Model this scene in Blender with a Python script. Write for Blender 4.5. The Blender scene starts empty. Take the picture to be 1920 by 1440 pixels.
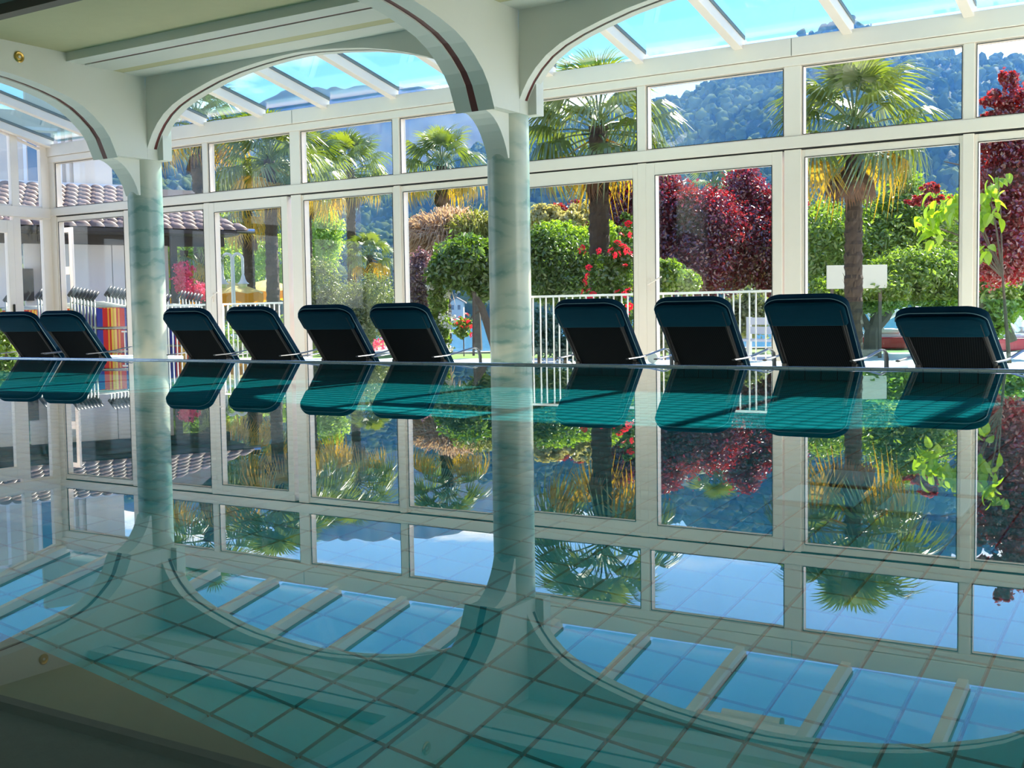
import bpy, math, random
import numpy as np
from mathutils import Vector, Matrix

random.seed(7)
RNG = np.random.default_rng(11)
SC = bpy.context.scene
COL = SC.collection
PI = math.pi

# ------------------------------------------------------------------ camera
CF = 2171.36                                   # focal length in pixels of a 1920 wide frame
CAM = np.array([0.0, 0.0, 0.42])               # 0.42 m above the water, water is z = 0
RT = np.array([0.8447444, 0.5349486, -0.0153928])
UP = np.array([-0.0196055, 0.0596768, 0.9980252])
FW = np.array([-0.5348108, 0.8427744, -0.0608996])
cd = bpy.data.cameras.new('camera'); cam = bpy.data.objects.new('camera', cd); COL.objects.link(cam)
cam.matrix_world = Matrix(((RT[0], UP[0], -FW[0], CAM[0]), (RT[1], UP[1], -FW[1], CAM[1]),
                           (RT[2], UP[2], -FW[2], CAM[2]), (0, 0, 0, 1)))
cd.sensor_width = 36.0; cd.lens = CF / 1920 * 36.0; cd.clip_start = 0.05; cd.clip_end = 6000
SC.camera = cam

# ------------------------------------------------------------------ sky, sun, window and fill lights, exposure
SUN_AZ, SUN_EL = math.radians(3.0), math.radians(43.0)
w = bpy.data.worlds.new('sky'); SC.world = w; w.use_nodes = True
nt = w.node_tree; nt.nodes.clear()
def wn(t, **k):
    n = nt.nodes.new(t)
    for a, b in k.items(): setattr(n, a, b)
    return n
sky = wn('ShaderNodeTexSky', sky_type='NISHITA', sun_disc=False, sun_elevation=SUN_EL, sun_rotation=SUN_AZ)
sky.altitude = 300; sky.air_density = 1.0; sky.dust_density = 0.15; sky.ozone_density = 3.5
tc = wn('ShaderNodeTexCoord'); sep = wn('ShaderNodeSeparateXYZ')
mp = wn('ShaderNodeMapping'); mp.inputs['Scale'].default_value = (2.2, 2.2, 9.0)
noi = wn('ShaderNodeTexNoise'); noi.inputs['Scale'].default_value = 2.0; noi.inputs['Detail'].default_value = 7; noi.inputs['Roughness'].default_value = 0.55
ramp = wn('ShaderNodeValToRGB'); ramp.color_ramp.elements[0].position = 0.47; ramp.color_ramp.elements[1].position = 0.57
band = wn('ShaderNodeMapRange'); band.inputs[1].default_value = 0.222; band.inputs[2].default_value = 0.19; band.inputs[3].default_value = 0.0; band.inputs[4].default_value = 1.0
mul = wn('ShaderNodeMath', operation='MULTIPLY')
mix = wn('ShaderNodeMix', data_type='RGBA'); mix.inputs['B'].default_value = (11.0, 11.2, 11.6, 1)
bg = wn('ShaderNodeBackground'); out = wn('ShaderNodeOutputWorld')
L = nt.links.new
L(tc.outputs['Generated'], mp.inputs['Vector']); L(mp.outputs[0], noi.inputs['Vector']); L(noi.outputs['Fac'], ramp.inputs[0])
L(tc.outputs['Generated'], sep.inputs[0]); L(sep.outputs['Z'], band.inputs[0])
L(ramp.outputs[0], mul.inputs[0]); L(band.outputs[0], mul.inputs[1]); L(mul.outputs[0], mix.inputs['Factor'])
tnt = wn('ShaderNodeMix', data_type='RGBA', blend_type='MULTIPLY'); tnt.inputs['Factor'].default_value = 1.0; tnt.inputs['B'].default_value = (0.80, 0.94, 1.20, 1); L(sky.outputs[0], tnt.inputs['A'])
L(tnt.outputs['Result'], mix.inputs['A']); L(mix.outputs['Result'], bg.inputs['Color']); L(bg.outputs[0], out.inputs[0])
bg.inputs['Strength'].default_value = 0.23

sd = bpy.data.lights.new('sun', 'SUN'); so = bpy.data.objects.new('sun', sd); COL.objects.link(so)
sd.energy = 11.0; sd.angle = math.radians(0.53); sd.color = (1.0, 0.94, 0.84)
sdir = Vector((math.sin(SUN_AZ) * math.cos(SUN_EL), math.cos(SUN_AZ) * math.cos(SUN_EL), math.sin(SUN_EL)))
so.rotation_euler = sdir.to_track_quat('Z', 'Y').to_euler()
sd.cycles.is_caustics_light = True

def area(name, loc, rot, sx, sy, power, color):
    d = bpy.data.lights.new(name, 'AREA'); d.shape = 'RECTANGLE'; d.size = sx; d.size_y = sy; d.energy = power; d.color = color
    o = bpy.data.objects.new(name, d); COL.objects.link(o); o.location = loc; o.rotation_euler = rot
    return o
# daylight of the glazed right end of the hall, and two added fill lights without fixtures
area('end_window_light', (8.8, 7.2, 1.7), (0, math.radians(90), 0), 2.6, 6.0, 235, (1.0, 0.93, 0.84))
pl_ = area('pool_fill_light', (-1.6, 1.4, 3.0), (0, 0, 0), 5.0, 1.6, 13, (1.0, 0.97, 0.92)); pl_.data.spread = math.radians(65)  # added fill that brightens the near pool floor, no lamp hangs here
area('rear_fill_light', (-3.0, -3.6, 3.0), (math.radians(50), 0, 0), 11.0, 0.5, 7, (1.0, 0.96, 0.88))  # added weak fill from behind the camera, no lamp there

SC.view_settings.view_transform = 'Standard'; SC.view_settings.look = 'None'
SC.view_settings.gamma = 1.0; SC.view_settings.use_curve_mapping = False
SC.view_settings.exposure = 0.5
cy = SC.cycles
cy.max_bounces = 9; cy.diffuse_bounces = 4; cy.glossy_bounces = 4; cy.transmission_bounces = 6; cy.transparent_max_bounces = 40
cy.volume_bounces = 0; cy.sample_clamp_indirect = 6.0; cy.caustics_reflective = True; cy.caustics_refractive = True; cy.blur_glossy = 0.3
cy.use_denoising = True; cy.volume_max_steps = 64

# ------------------------------------------------------------------ helpers
def at(px, py, dep):
    """world point on the sight line of a photo pixel, dep metres in front of the lens (used once, to measure positions)"""
    d = FW + RT * ((px - 960) / CF) + UP * ((720 - py) / CF)
    return CAM + d * dep

def tag(o, label=None, cat=None, group=None, kind=None):
    if label: o['label'] = label
    if cat: o['category'] = cat
    if group: o['group'] = group
    if kind: o['kind'] = kind
    return o

def empty(name, loc=(0, 0, 0), rz=0.0, parent=None):
    o = bpy.data.objects.new(name, None); COL.objects.link(o); o.location = loc; o.rotation_euler = (0, 0, rz)
    o.empty_display_size = 0.1
    if parent: o.parent = parent
    return o

def inst(name, data, parent=None, mw=None, loc=None):
    o = bpy.data.objects.new(name, data); COL.objects.link(o)
    if parent: o.parent = parent
    if mw is not None: o.matrix_local = mw
    if loc is not None: o.location = loc
    return o

class MB:
    """collects shapes into one mesh"""
    def __init__(s): s.v = []; s.f = []; s.m = []
    def add(s, vs, fs, mi=0):
        b = len(s.v); s.v.extend([tuple(map(float, p)) for p in vs])
        for f in fs: s.f.append(tuple(b + i for i in f)); s.m.append(mi)
        return s
    def box(s, x0, x1, y0, y1, z0, z1, mi=0):
        return s.add([(x0, y0, z0), (x1, y0, z0), (x1, y1, z0), (x0, y1, z0), (x0, y0, z1), (x1, y0, z1), (x1, y1, z1), (x0, y1, z1)],
                     [(0, 3, 2, 1), (4, 5, 6, 7), (0, 1, 5, 4), (1, 2, 6, 5), (2, 3, 7, 6), (3, 0, 4, 7)], mi)
    def prism(s, prof, fn, a, b, mi=0):
        """prof: 2D polygon; fn(u, v, t) -> 3D point; extruded from t=a to t=b"""
        n = len(prof)
        vs = [fn(u, v, a) for u, v in prof] + [fn(u, v, b) for u, v in prof]
        fs = [tuple(range(n - 1, -1, -1)), tuple(range(n, 2 * n))] + [(i, (i + 1) % n, n + (i + 1) % n, n + i) for i in range(n)]
        return s.add(vs, fs, mi)
    def tube(s, pts, r, n=8, mi=0, cap=True, sq=1.0):
        pts = [Vector(p) for p in pts]; rs = r if isinstance(r, (list, tuple)) else [r] * len(pts)
        vs = []; fs = []; ref = Vector((0, 0, 1))
        for i, p in enumerate(pts):
            t = (pts[min(i + 1, len(pts) - 1)] - pts[max(i - 1, 0)]).normalized()
            if i == 0:
                ref = Vector((0, 0, 1)) if abs(t.z) < 0.9 else Vector((1, 0, 0))
            a = (ref - t * ref.dot(t)).normalized(); ref = a; b = t.cross(a)
            for k in range(n):
                an = 2 * PI * k / n
                vs.append(p + (a * math.sin(an) * sq + b * math.cos(an)) * rs[i])
        for i in range(len(pts) - 1):
            for k in range(n): fs.append((i * n + k, i * n + (k + 1) % n, (i + 1) * n + (k + 1) % n, (i + 1) * n + k))
        if cap: fs += [tuple(range(n - 1, -1, -1)), tuple((len(pts) - 1) * n + k for k in range(n))]
        return s.add(vs, fs, mi)
    def lathe(s, prof, n=24, c=(0, 0, 0), mi=0, cap=True):
        vs = [(c[0] + r * math.cos(2 * PI * k / n), c[1] + r * math.sin(2 * PI * k / n), c[2] + z) for r, z in prof for k in range(n)]
        fs = [(i * n + k, i * n + (k + 1) % n, (i + 1) * n + (k + 1) % n, (i + 1) * n + k) for i in range(len(prof) - 1) for k in range(n)]
        if cap: fs += [tuple(range(n - 1, -1, -1)), tuple((len(prof) - 1) * n + k for k in range(n))]
        return s.add(vs, fs, mi)
    def mesh(s, name, mats, smooth=False):
        me = bpy.data.meshes.new(name); me.from_pydata(s.v, [], s.f)
        for m in (mats if isinstance(mats, (list, tuple)) else [mats]): me.materials.append(m)
        if any(s.m): me.polygons.foreach_set('material_index', s.m)
        if smooth: me.polygons.foreach_set('use_smooth', [True] * len(me.polygons))
        me.update()
        return me
    def build(s, name, mats, parent=None, smooth=False, bevel=0, loc=None, seg=1, angle=35):
        me = s.mesh(name, mats, smooth or bool(bevel and seg > 1))
        o = bpy.data.objects.new(name, me); COL.objects.link(o)
        if parent: o.parent = parent
        if loc is not None: o.location = loc
        if bevel:
            b = o.modifiers.new('bevel', 'BEVEL'); b.width = bevel; b.segments = seg; b.limit_method = 'ANGLE'; b.angle_limit = math.radians(40)
        if smooth or (bevel and seg > 1): autosmooth(me, angle)
        return o

def autosmooth(me, deg):
    import bmesh
    bm = bmesh.new(); bm.from_mesh(me)
    lim = math.radians(deg)
    for e in bm.edges:
        e.smooth = not (len(e.link_faces) == 2 and e.calc_face_angle(0) > lim)
    bm.to_mesh(me); bm.free()

# ------------------------------------------------------------------ materials
def newmat(name):
    m = bpy.data.materials.new(name); m.use_nodes = True; m.node_tree.nodes.clear()
    return m, m.node_tree
def nd(t, kind, **k):
    n = t.nodes.new(kind)
    for a, b in k.items(): setattr(n, a, b)
    return n
def c4(c): return (c[0], c[1], c[2], 1.0)

def pmat(name, col, rough=0.5, metal=0.0, var=0.0, vscale=8.0, col2=None, bump=0.0, bscale=40.0, spec=0.5, rand=0.0, stretch=(1, 1, 1)):
    """principled paint with noise-mottled colour, optional relief and per-object variation"""
    m, t = newmat(name)
    p = nd(t, 'ShaderNodeBsdfPrincipled'); o = nd(t, 'ShaderNodeOutputMaterial'); t.links.new(p.outputs[0], o.inputs[0])
    p.inputs['Roughness'].default_value = rough; p.inputs['Metallic'].default_value = metal; p.inputs['Specular IOR Level'].default_value = spec
    co = nd(t, 'ShaderNodeTexCoord'); mpn = nd(t, 'ShaderNodeMapping'); mpn.inputs['Scale'].default_value = stretch
    t.links.new(co.outputs['Object'], mpn.inputs[0])
    n = nd(t, 'ShaderNodeTexNoise'); n.inputs['Scale'].default_value = vscale; n.inputs['Detail'].default_value = 4; t.links.new(mpn.outputs[0], n.inputs['Vector'])
    mx = nd(t, 'ShaderNodeMix', data_type='RGBA')
    c2 = col2 or tuple(max(0, x * (1 - var)) for x in col)
    mx.inputs['A'].default_value = c4(col); mx.inputs['B'].default_value = c4(c2); t.links.new(n.outputs['Fac'], mx.inputs['Factor'])
    last = mx.outputs['Result']
    if rand:
        oi = nd(t, 'ShaderNodeObjectInfo'); mr = nd(t, 'ShaderNodeMapRange'); mr.inputs[3].default_value = 1 - rand; mr.inputs[4].default_value = 1 + rand
        t.links.new(oi.outputs['Random'], mr.inputs[0]); vm = nd(t, 'ShaderNodeVectorMath', operation='SCALE')
        t.links.new(last, vm.inputs[0]); t.links.new(mr.outputs[0], vm.inputs['Scale']); last = vm.outputs[0]
    t.links.new(last, p.inputs['Base Color'])
    if bump:
        bn = nd(t, 'ShaderNodeTexNoise'); bn.inputs['Scale'].default_value = bscale; bn.inputs['Detail'].default_value = 3; t.links.new(mpn.outputs[0], bn.inputs['Vector'])
        b = nd(t, 'ShaderNodeBump'); b.inputs['Strength'].default_value = bump; b.inputs['Distance'].default_value = 0.01
        t.links.new(bn.outputs['Fac'], b.inputs['Height']); t.links.new(b.outputs[0], p.inputs['Normal'])
    return m

def glassmat(name, tint, dirt=0.0, refl=1.0):
    """thin clear pane: Schlick mix of see-through and mirror, a little dust"""
    m, t = newmat(name)
    o = nd(t, 'ShaderNodeOutputMaterial'); tr = nd(t, 'ShaderNodeBsdfTransparent'); gl = nd(t, 'ShaderNodeBsdfGlossy'); gl.inputs['Roughness'].default_value = 0.0
    tr.inputs[0].default_value = c4(tint)
    lw = nd(t, 'ShaderNodeLayerWeight'); pw = nd(t, 'ShaderNodeMath', operation='POWER'); pw.inputs[1].default_value = 5.0
    t.links.new(lw.outputs['Facing'], pw.inputs[0])
    mr = nd(t, 'ShaderNodeMapRange'); mr.inputs[3].default_value = 0.02 * refl; mr.inputs[4].default_value = 1.0
    t.links.new(pw.outputs[0], mr.inputs[0])
    mx = nd(t, 'ShaderNodeMixShader'); t.links.new(mr.outputs[0], mx.inputs[0]); t.links.new(tr.outputs[0], mx.inputs[1]); t.links.new(gl.outputs[0], mx.inputs[2])
    last = mx
    if dirt:
        co = nd(t, 'ShaderNodeTexCoord'); n = nd(t, 'ShaderNodeTexNoise'); n.inputs['Scale'].default_value = 3.0; n.inputs['Detail'].default_value = 8
        t.links.new(co.outputs['Object'], n.inputs['Vector']); r = nd(t, 'ShaderNodeMapRange'); r.inputs[1].default_value = 0.35; r.inputs[2].default_value = 0.8; r.inputs[3].default_value = 0.0; r.inputs[4].default_value = dirt
        t.links.new(n.outputs['Fac'], r.inputs[0])
        df = nd(t, 'ShaderNodeBsdfTranslucent'); df.inputs[0].default_value = (0.8, 0.82, 0.8, 1)
        m2 = nd(t, 'ShaderNodeMixShader'); t.links.new(r.outputs[0], m2.inputs[0]); t.links.new(mx.outputs[0], m2.inputs[1]); t.links.new(df.outputs[0], m2.inputs[2]); last = m2
    t.links.new(last.outputs[0], o.inputs[0])
    return m

def leafmat(name, a, b, trans=0.5, gloss=0.06, tcol=None, island=True, rough=0.35):
    """leaf: diffuse and see-through light, tone differs from leaf to leaf"""
    m, t = newmat(name)
    o = nd(t, 'ShaderNodeOutputMaterial')
    if island: g = nd(t, 'ShaderNodeNewGeometry'); rnd = g.outputs['Random Per Island']
    else: g = nd(t, 'ShaderNodeObjectInfo'); rnd = g.outputs['Random']
    mx = nd(t, 'ShaderNodeMix', data_type='RGBA'); mx.inputs['A'].default_value = c4(a); mx.inputs['B'].default_value = c4(b); t.links.new(rnd, mx.inputs['Factor'])
    df = nd(t, 'ShaderNodeBsdfDiffuse'); tl = nd(t, 'ShaderNodeBsdfTranslucent'); t.links.new(mx.outputs['Result'], df.inputs[0])
    hs = nd(t, 'ShaderNodeMix', data_type='RGBA'); hs.blend_type = 'MULTIPLY'; hs.inputs['Factor'].default_value = 1.0
    tc_ = tcol or (1.5, 1.6, 0.55)
    hs.inputs['B'].default_value = c4(tc_); t.links.new(mx.outputs['Result'], hs.inputs['A']); hs.clamp_result = False
    t.links.new(hs.outputs['Result'], tl.inputs[0])
    m1 = nd(t, 'ShaderNodeMixShader'); m1.inputs[0].default_value = trans; t.links.new(df.outputs[0], m1.inputs[1]); t.links.new(tl.outputs[0], m1.inputs[2])
    gl = nd(t, 'ShaderNodeBsdfGlossy'); gl.inputs['Roughness'].default_value = rough
    m2 = nd(t, 'ShaderNodeMixShader'); m2.inputs[0].default_value = gloss; t.links.new(m1.outputs[0], m2.inputs[1]); t.links.new(gl.outputs[0], m2.inputs[2])
    t.links.new(m2.outputs[0], o.inputs[0])
    return m

M = {}
M['frame'] = pmat('white_window_paint', (0.90, 0.78, 0.69), 0.35, var=0.03)
M['gasket'] = pmat('black_rubber', (0.03, 0.03, 0.03), 0.6)
M['greyseal'] = pmat('grey_seal', (0.14, 0.15, 0.15), 0.5)
M['mint'] = pmat('pale_mint_plaster', (0.76, 0.77, 0.69), 0.55, var=0.05, vscale=2.0)
M['red'] = pmat('dark_red_groove', (0.16, 0.035, 0.03), 0.5)
M['ocher'] = pmat('ocher_ceiling', (0.60, 0.57, 0.33), 0.7, var=0.08, bump=0.15, bscale=120)
M['darktrim'] = pmat('dark_brown_trim', (0.10, 0.09, 0.06), 0.5)
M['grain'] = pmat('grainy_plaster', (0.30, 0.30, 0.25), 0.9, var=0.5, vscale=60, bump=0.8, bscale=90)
M['glass'] = glassmat('clear_glass', (0.97, 0.985, 0.98), dirt=0.0)
M['roofglass'] = glassmat('tinted_roof_glass', (0.70, 0.86, 0.86), dirt=0.006)
M['tealglass'] = glassmat('green_tinted_glass', (0.80, 0.95, 0.93))
M['tile'] = pmat('turquoise_pool_tile', (0.005, 0.285, 0.335), 0.6, var=0.15, vscale=5, rand=0.06, spec=0.08)
M['grout'] = pmat('dark_grout', (0.02, 0.085, 0.10), 0.9, spec=0.0)
M['sheet'] = pmat('dark_sheet_grey', (0.05, 0.075, 0.065), 0.9, var=0.3, vscale=30)
M['deck'] = pmat('pale_deck_tile', (0.84, 0.82, 0.77), 0.5, var=0.08, vscale=3)
M['coping'] = pmat('grey_coping', (0.60, 0.63, 0.65), 0.25, metal=0.4, var=0.1, rand=0.12)
M['steel'] = pmat('brushed_steel', (0.62, 0.64, 0.66), 0.25, metal=1.0)
M['brass'] = pmat('brass', (0.62, 0.42, 0.12), 0.3, metal=1.0)
M['lampglass'] = pmat('lamp_glass', (0.9, 0.88, 0.8), 0.2)
M['white'] = pmat('white_metal_paint', (0.85, 0.85, 0.84), 0.4, var=0.03)
M['black'] = pmat('black_plastic', (0.012, 0.012, 0.014), 0.35)
# ================================================================== POOL
PX0, PX1, PY0, PY1, PZ = -13.2, 4.6, 0.32, 7.97, -1.2
TS = 0.1235
pool = empty('floor', (0, 0, 0)); tag(pool, 'turquoise tiled pool basin under the still water', 'pool', kind='structure')
MB().box(PX0, PX1, PY0, PY1, PZ - 0.06, PZ - 0.012).build('grout_bed', M['grout'], pool)
g = 0.0028
def tilemesh(s, h):
    m = MB(); a = s / 2 - g; b = a - 0.002
    vs = [(-a, -a, -h), (a, -a, -h), (a, a, -h), (-a, a, -h), (-b, -b, 0), (b, -b, 0), (b, b, 0), (-b, b, 0)]
    return m.add(vs, [(4, 5, 6, 7), (0, 1, 5, 4), (1, 2, 6, 5), (2, 3, 7, 6), (3, 0, 4, 7)])
tm = tilemesh(TS, 0.014).mesh('pool_tile', M['tile'])
nx, ny = int((PX1 - PX0) / TS), int((PY1 - PY0) / TS)
X0t, Y0t = -1.385 - TS / 2 - TS * int((-1.385 - PX0) / TS), 1.972 + TS / 2 - TS * int((1.972 - PY0) / TS)
cells = [(X0t + (i + .5) * TS, Y0t + (j + .5) * TS) for i in range(nx) for j in range(ny)]
near = sorted([c for c in cells if c[1] > 1.68 and -3.4 < c[0] < -0.3], key=lambda c: (c[0] + 1.2) ** 2 * 0.6 + (c[1] - 1.9) ** 2)[:292]
ns = set(near)
for c in near: inst('tile', tm, pool, loc=(c[0], c[1], PZ))
rest = [c for c in cells if c not in ns]
def tile_field(cs, s, h, fn):
    """all remaining tiles of a surface as one mesh; fn maps (u, v, w) to the world"""
    a = s / 2 - g; b = a - 0.002
    q = np.array([(-a, -a, -h), (a, -a, -h), (a, a, -h), (-a, a, -h), (-b, -b, 0), (b, -b, 0), (b, b, 0), (-b, b, 0)])
    cs = np.array(cs); V = (q[None] + np.concatenate([cs, np.zeros((len(cs), 1))], 1)[:, None]).reshape(-1, 3)
    V = fn(V)
    F = np.array([(4, 5, 6, 7), (0, 1, 5, 4), (1, 2, 6, 5), (2, 3, 7, 6), (3, 0, 4, 7)])
    return V, (F[None] + np.arange(len(cs))[:, None, None] * 8).reshape(-1, 4)
def fast_mesh(name, V, F, mats, smooth=False):
    V = np.asarray(V, np.float32); F = np.asarray(F, np.int32); k = F.shape[1]
    me = bpy.data.meshes.new(name); me.vertices.add(len(V)); me.vertices.foreach_set('co', V.ravel())
    me.loops.add(F.size); me.loops.foreach_set('vertex_index', F.ravel())
    me.polygons.add(len(F)); me.polygons.foreach_set('loop_start', np.arange(0, F.size, k, dtype=np.int32))
    try: me.polygons.foreach_set('loop_total', np.full(len(F), k, dtype=np.int32))
    except Exception: pass
    if smooth: me.polygons.foreach_set('use_smooth', np.ones(len(F), bool))
    for m in (mats if isinstance(mats, (list, tuple)) else [mats]): me.materials.append(m)
    me.update(calc_edges=True); me.validate()
    return me
V, F = tile_field(rest, TS, 0.014, lambda v: v + np.array([0, 0, PZ]))
o = inst('tile_field', fast_mesh('tile_field', V, F, M['tile']), pool); o['kind'] = 'stuff'
MB().box(PX0, PX1, PY1 + 0.012, PY1 + 0.10, PZ - 0.06, -0.03).box(PX0 - .1, PX0 - 0.012, PY0, PY1 + .1, PZ - 0.06, -0.03).box(PX1 + 0.012, PX1 + .1, PY0, PY1 + .1, PZ - .06, -0.03).box(PX0, PX1, PY0 - 0.1, PY0 - 0.012, PZ - .06, -0.03).build('basin_wall', M['grout'], pool)
TW = 0.115
wc = [(PX0 + (i + .5) * TW, PZ + (j + .5) * TW) for i in range(int((PX1 - PX0) / TW)) for j in range(int(1.17 / TW))]
V, F = tile_field(wc, TW, 0.014, lambda v: np.stack([v[:, 0], PY1 - v[:, 2], v[:, 1]], 1))
o = inst('wall_tiles', fast_mesh('wall_tiles', V, F, M['tile']), pool); o['kind'] = 'stuff'
wc2 = [(PY0 + (i + .5) * TW, PZ + (j + .5) * TW) for i in range(int((PY1 - PY0) / TW)) for j in range(int(1.17 / TW))]
V, F = tile_field(wc2, TW, 0.014, lambda v: np.stack([PX0 + v[:, 2], v[:, 0], v[:, 1]], 1))
o = inst('end_wall_tiles', fast_mesh('end_wall_tiles', V, F, M['tile']), pool); o['kind'] = 'stuff'
lg = MB().box(-9.0, -0.55, PY0, 1.622, PZ - 0.03, PZ + 0.012).build('submerged_sheet', M['sheet'], pool)  # flat dark grey sheet lying just above the floor tiles
lg['label'] = 'dark grey flat ledge under the water'

# overflow edge along the far side: one coping piece per tile
cop = empty('trim_1', (0, 0, 0)); tag(cop, 'grey tiled overflow edge running along the far side of the pool', 'pool edge', kind='structure')
cm = MB().box(-TW / 2 + .002, TW / 2 - .002, 0.0, 0.13, -0.025, 0.006).mesh('coping', M['coping'])
for i in range(int((PX1 - PX0) / TW)): inst('coping', cm, cop, loc=(PX0 + (i + .5) * TW, PY1, 0))
MB().tube([(PX0, PY1 + .015, .004), (PX1, PY1 + .015, .004)], 0.011, 8).build('edge_strip', M['steel'], cop, smooth=True)
MB().box(PX0 - .1, PX1 + .1, PY1 + 0.10, PY1 + 0.15, -0.46, -0.004).build('rim_face', M['mint'], cop)

# perforated bubble plates on the pool floor
m, t = newmat('perforated_white_plate')
p = nd(t, 'ShaderNodeBsdfPrincipled'); oo = nd(t, 'ShaderNodeOutputMaterial'); t.links.new(p.outputs[0], oo.inputs[0])
co = nd(t, 'ShaderNodeTexCoord'); vo = nd(t, 'ShaderNodeTexVoronoi'); vo.inputs['Scale'].default_value = 45; vo.inputs['Randomness'].default_value = 0.15
t.links.new(co.outputs['Object'], vo.inputs['Vector']); cr = nd(t, 'ShaderNodeValToRGB'); cr.color_ramp.elements[0].position = .16; cr.color_ramp.elements[0].color = (.02, .16, .22, 1); cr.color_ramp.elements[1].position = .2; cr.color_ramp.elements[1].color = (.07, .48, .62, 1)
t.links.new(vo.outputs['Distance'], cr.inputs[0]); t.links.new(cr.outputs[0], p.inputs['Base Color']); M['perf'] = m
pos4 = [(-1.18, 4.105, 'rear left'), (-.85, 4.105, 'rear right'), (-1.18, 3.80, 'front left'), (-.85, 3.80, 'front right')]
pm = MB().box(-.13, .13, -.125, .125, 0.012, 0.035).mesh('bubble_plate', M['perf'])
fm = MB().box(-.09, .09, -.085, .085, 0.0, 0.012).mesh('plate_foot', M['grout'])
for x, y, wd in pos4:
    e = empty('bubble_plate', (x, y, PZ)); tag(e, 'perforated turquoise air plate on the pool floor, %s of the four' % wd, 'pool plate', 'air plates on the pool floor')
    pl = inst('perforated_plate', pm, e); b = pl.modifiers.new('b', 'BEVEL'); b.width = 0.03 if False else 0.008; b.segments = 2
    inst('plate_foot', fm, e)

# still water
m, t = newmat('pool_water')
gb = nd(t, 'ShaderNodeBsdfGlass'); gb.inputs['IOR'].default_value = 1.333; gb.inputs['Roughness'].default_value = 0.0; gb.inputs['Color'].default_value = (0.97, 1, 1, 1)
oo = nd(t, 'ShaderNodeOutputMaterial'); t.links.new(gb.outputs[0], oo.inputs[0])
co = nd(t, 'ShaderNodeTexCoord'); n1 = nd(t, 'ShaderNodeTexNoise'); n1.inputs['Scale'].default_value = 2.2; n1.inputs['Detail'].default_value = 2
t.links.new(co.outputs['Object'], n1.inputs['Vector']); b = nd(t, 'ShaderNodeBump'); b.inputs['Strength'].default_value = 1.0; b.inputs['Distance'].default_value = 0.00004
t.links.new(n1.outputs['Fac'], b.inputs['Height']); t.links.new(b.outputs[0], gb.inputs['Normal'])
M['water'] = m
wat = MB().add([(PX0, PY0, 0), (PX1, PY0, 0), (PX1, PY1, 0), (PX0, PY1, 0)], [(0, 1, 2, 3)]).build('pool_water', M['water'], smooth=True)
tag(wat, 'flat still pool water mirroring the windows and loungers', 'water', kind='structure')
wat.cycles.is_caustics_caster = True
for o in pool.children_recursive:
    o.cycles.is_caustics_receiver = True
for o in bpy.data.objects:
    if o.name.startswith(('perforated_plate', 'plate_foot')): o.cycles.is_caustics_receiver = True

# ================================================================== ROOM SHELL
FZ = -0.45; HAZE = 0.0005
def struct(o, label, cat): return tag(o, label, cat, kind='structure')
YF, XW, S0, SP = 10.86, -14.88, -14.81, 1.589
def mx_(k): return S0 + SP * k
dk = MB().box(XW, 9.0, PY1 + 0.15, YF + 0.2, FZ - 0.1, FZ).build('floor', M['deck']); struct(dk, 'pale tiled walkway under the sun loungers by the windows', 'floor')
dk2 = MB().box(XW, 9.0, -4.2, PY0 - 0.12, -0.1, 0.0).box(PX1 + .1, 9.0, PY0 - .12, PY1 + .15, -0.1, 0.0).box(XW, PX0 - .1, PY0 - .12, PY1 + .15, -0.1, 0.0).build('floor', M['deck']); struct(dk2, 'pale tiled rear walkway around the pool', 'floor')
bw = empty('wall_back'); struct(bw, 'rear wall of the pool hall behind the camera', 'wall')
MB().box(XW, 9, -4.35, -4.2, -0.1, 3.9).build('wall_panel', M['mint'], bw)
rw = MB().box(9.0, 9.15, -4.35, YF + .2, FZ - .1, 3.6).build('wall_right', M['mint']); struct(rw, 'plain mint right end wall of the hall', 'wall')

# ---- window front
ZG, ZS, ZT, ZE = 1.939, 2.059, 2.72, 2.95
wf = empty('wall_front', (0, 0, 0)); struct(wf, 'white framed window front between the loungers and the garden', 'wall')
NK = 15
hw = lambda k: 0.082 if k % 4 == 3 else 0.047
for k in range(NK):
    x = mx_(k)
    if k == 0: MB().box(XW - .06, x + .045, YF, YF + .1, FZ, ZT).build('mullion', M['frame'], wf, bevel=.004); continue
    MB().box(x - hw(k), x + hw(k), YF, YF + .1, ZS, ZT).build('mullion', M['frame'], wf, bevel=.004)
    MB().box(x - hw(k), x + hw(k), YF, YF + .1, FZ, ZG - .005).build('mullion', M['frame'], wf, bevel=.004)
MB().box(XW, 9, YF - .012, YF + .1, ZG + .008, ZS - .001).build('transom', M['frame'], wf, bevel=.004)
MB().box(XW, 9, YF + .012, YF + .1, ZG - .004, ZG + .008).build('gasket', M['gasket'], wf)
MB().box(XW, 9, YF - .03, YF + .16, FZ, FZ + .06).build('sill', M['frame'], wf)
MB().box(XW, 9, YF - .01, YF + .12, ZT, ZT + .085).build('eave_beam', M['frame'], wf, bevel=.004)
MB().box(XW, 9, YF - .03, YF + .12, ZT + .089, ZE + .03).build('gutter_beam', M['frame'], wf, bevel=.004)
for k in range(3, NK, 4): MB().box(mx_(k) - .002, mx_(k) + .002, YF - .0325, YF - .02, ZT + .09, ZE + .02).build('joint', M['gasket'], wf)

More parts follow.
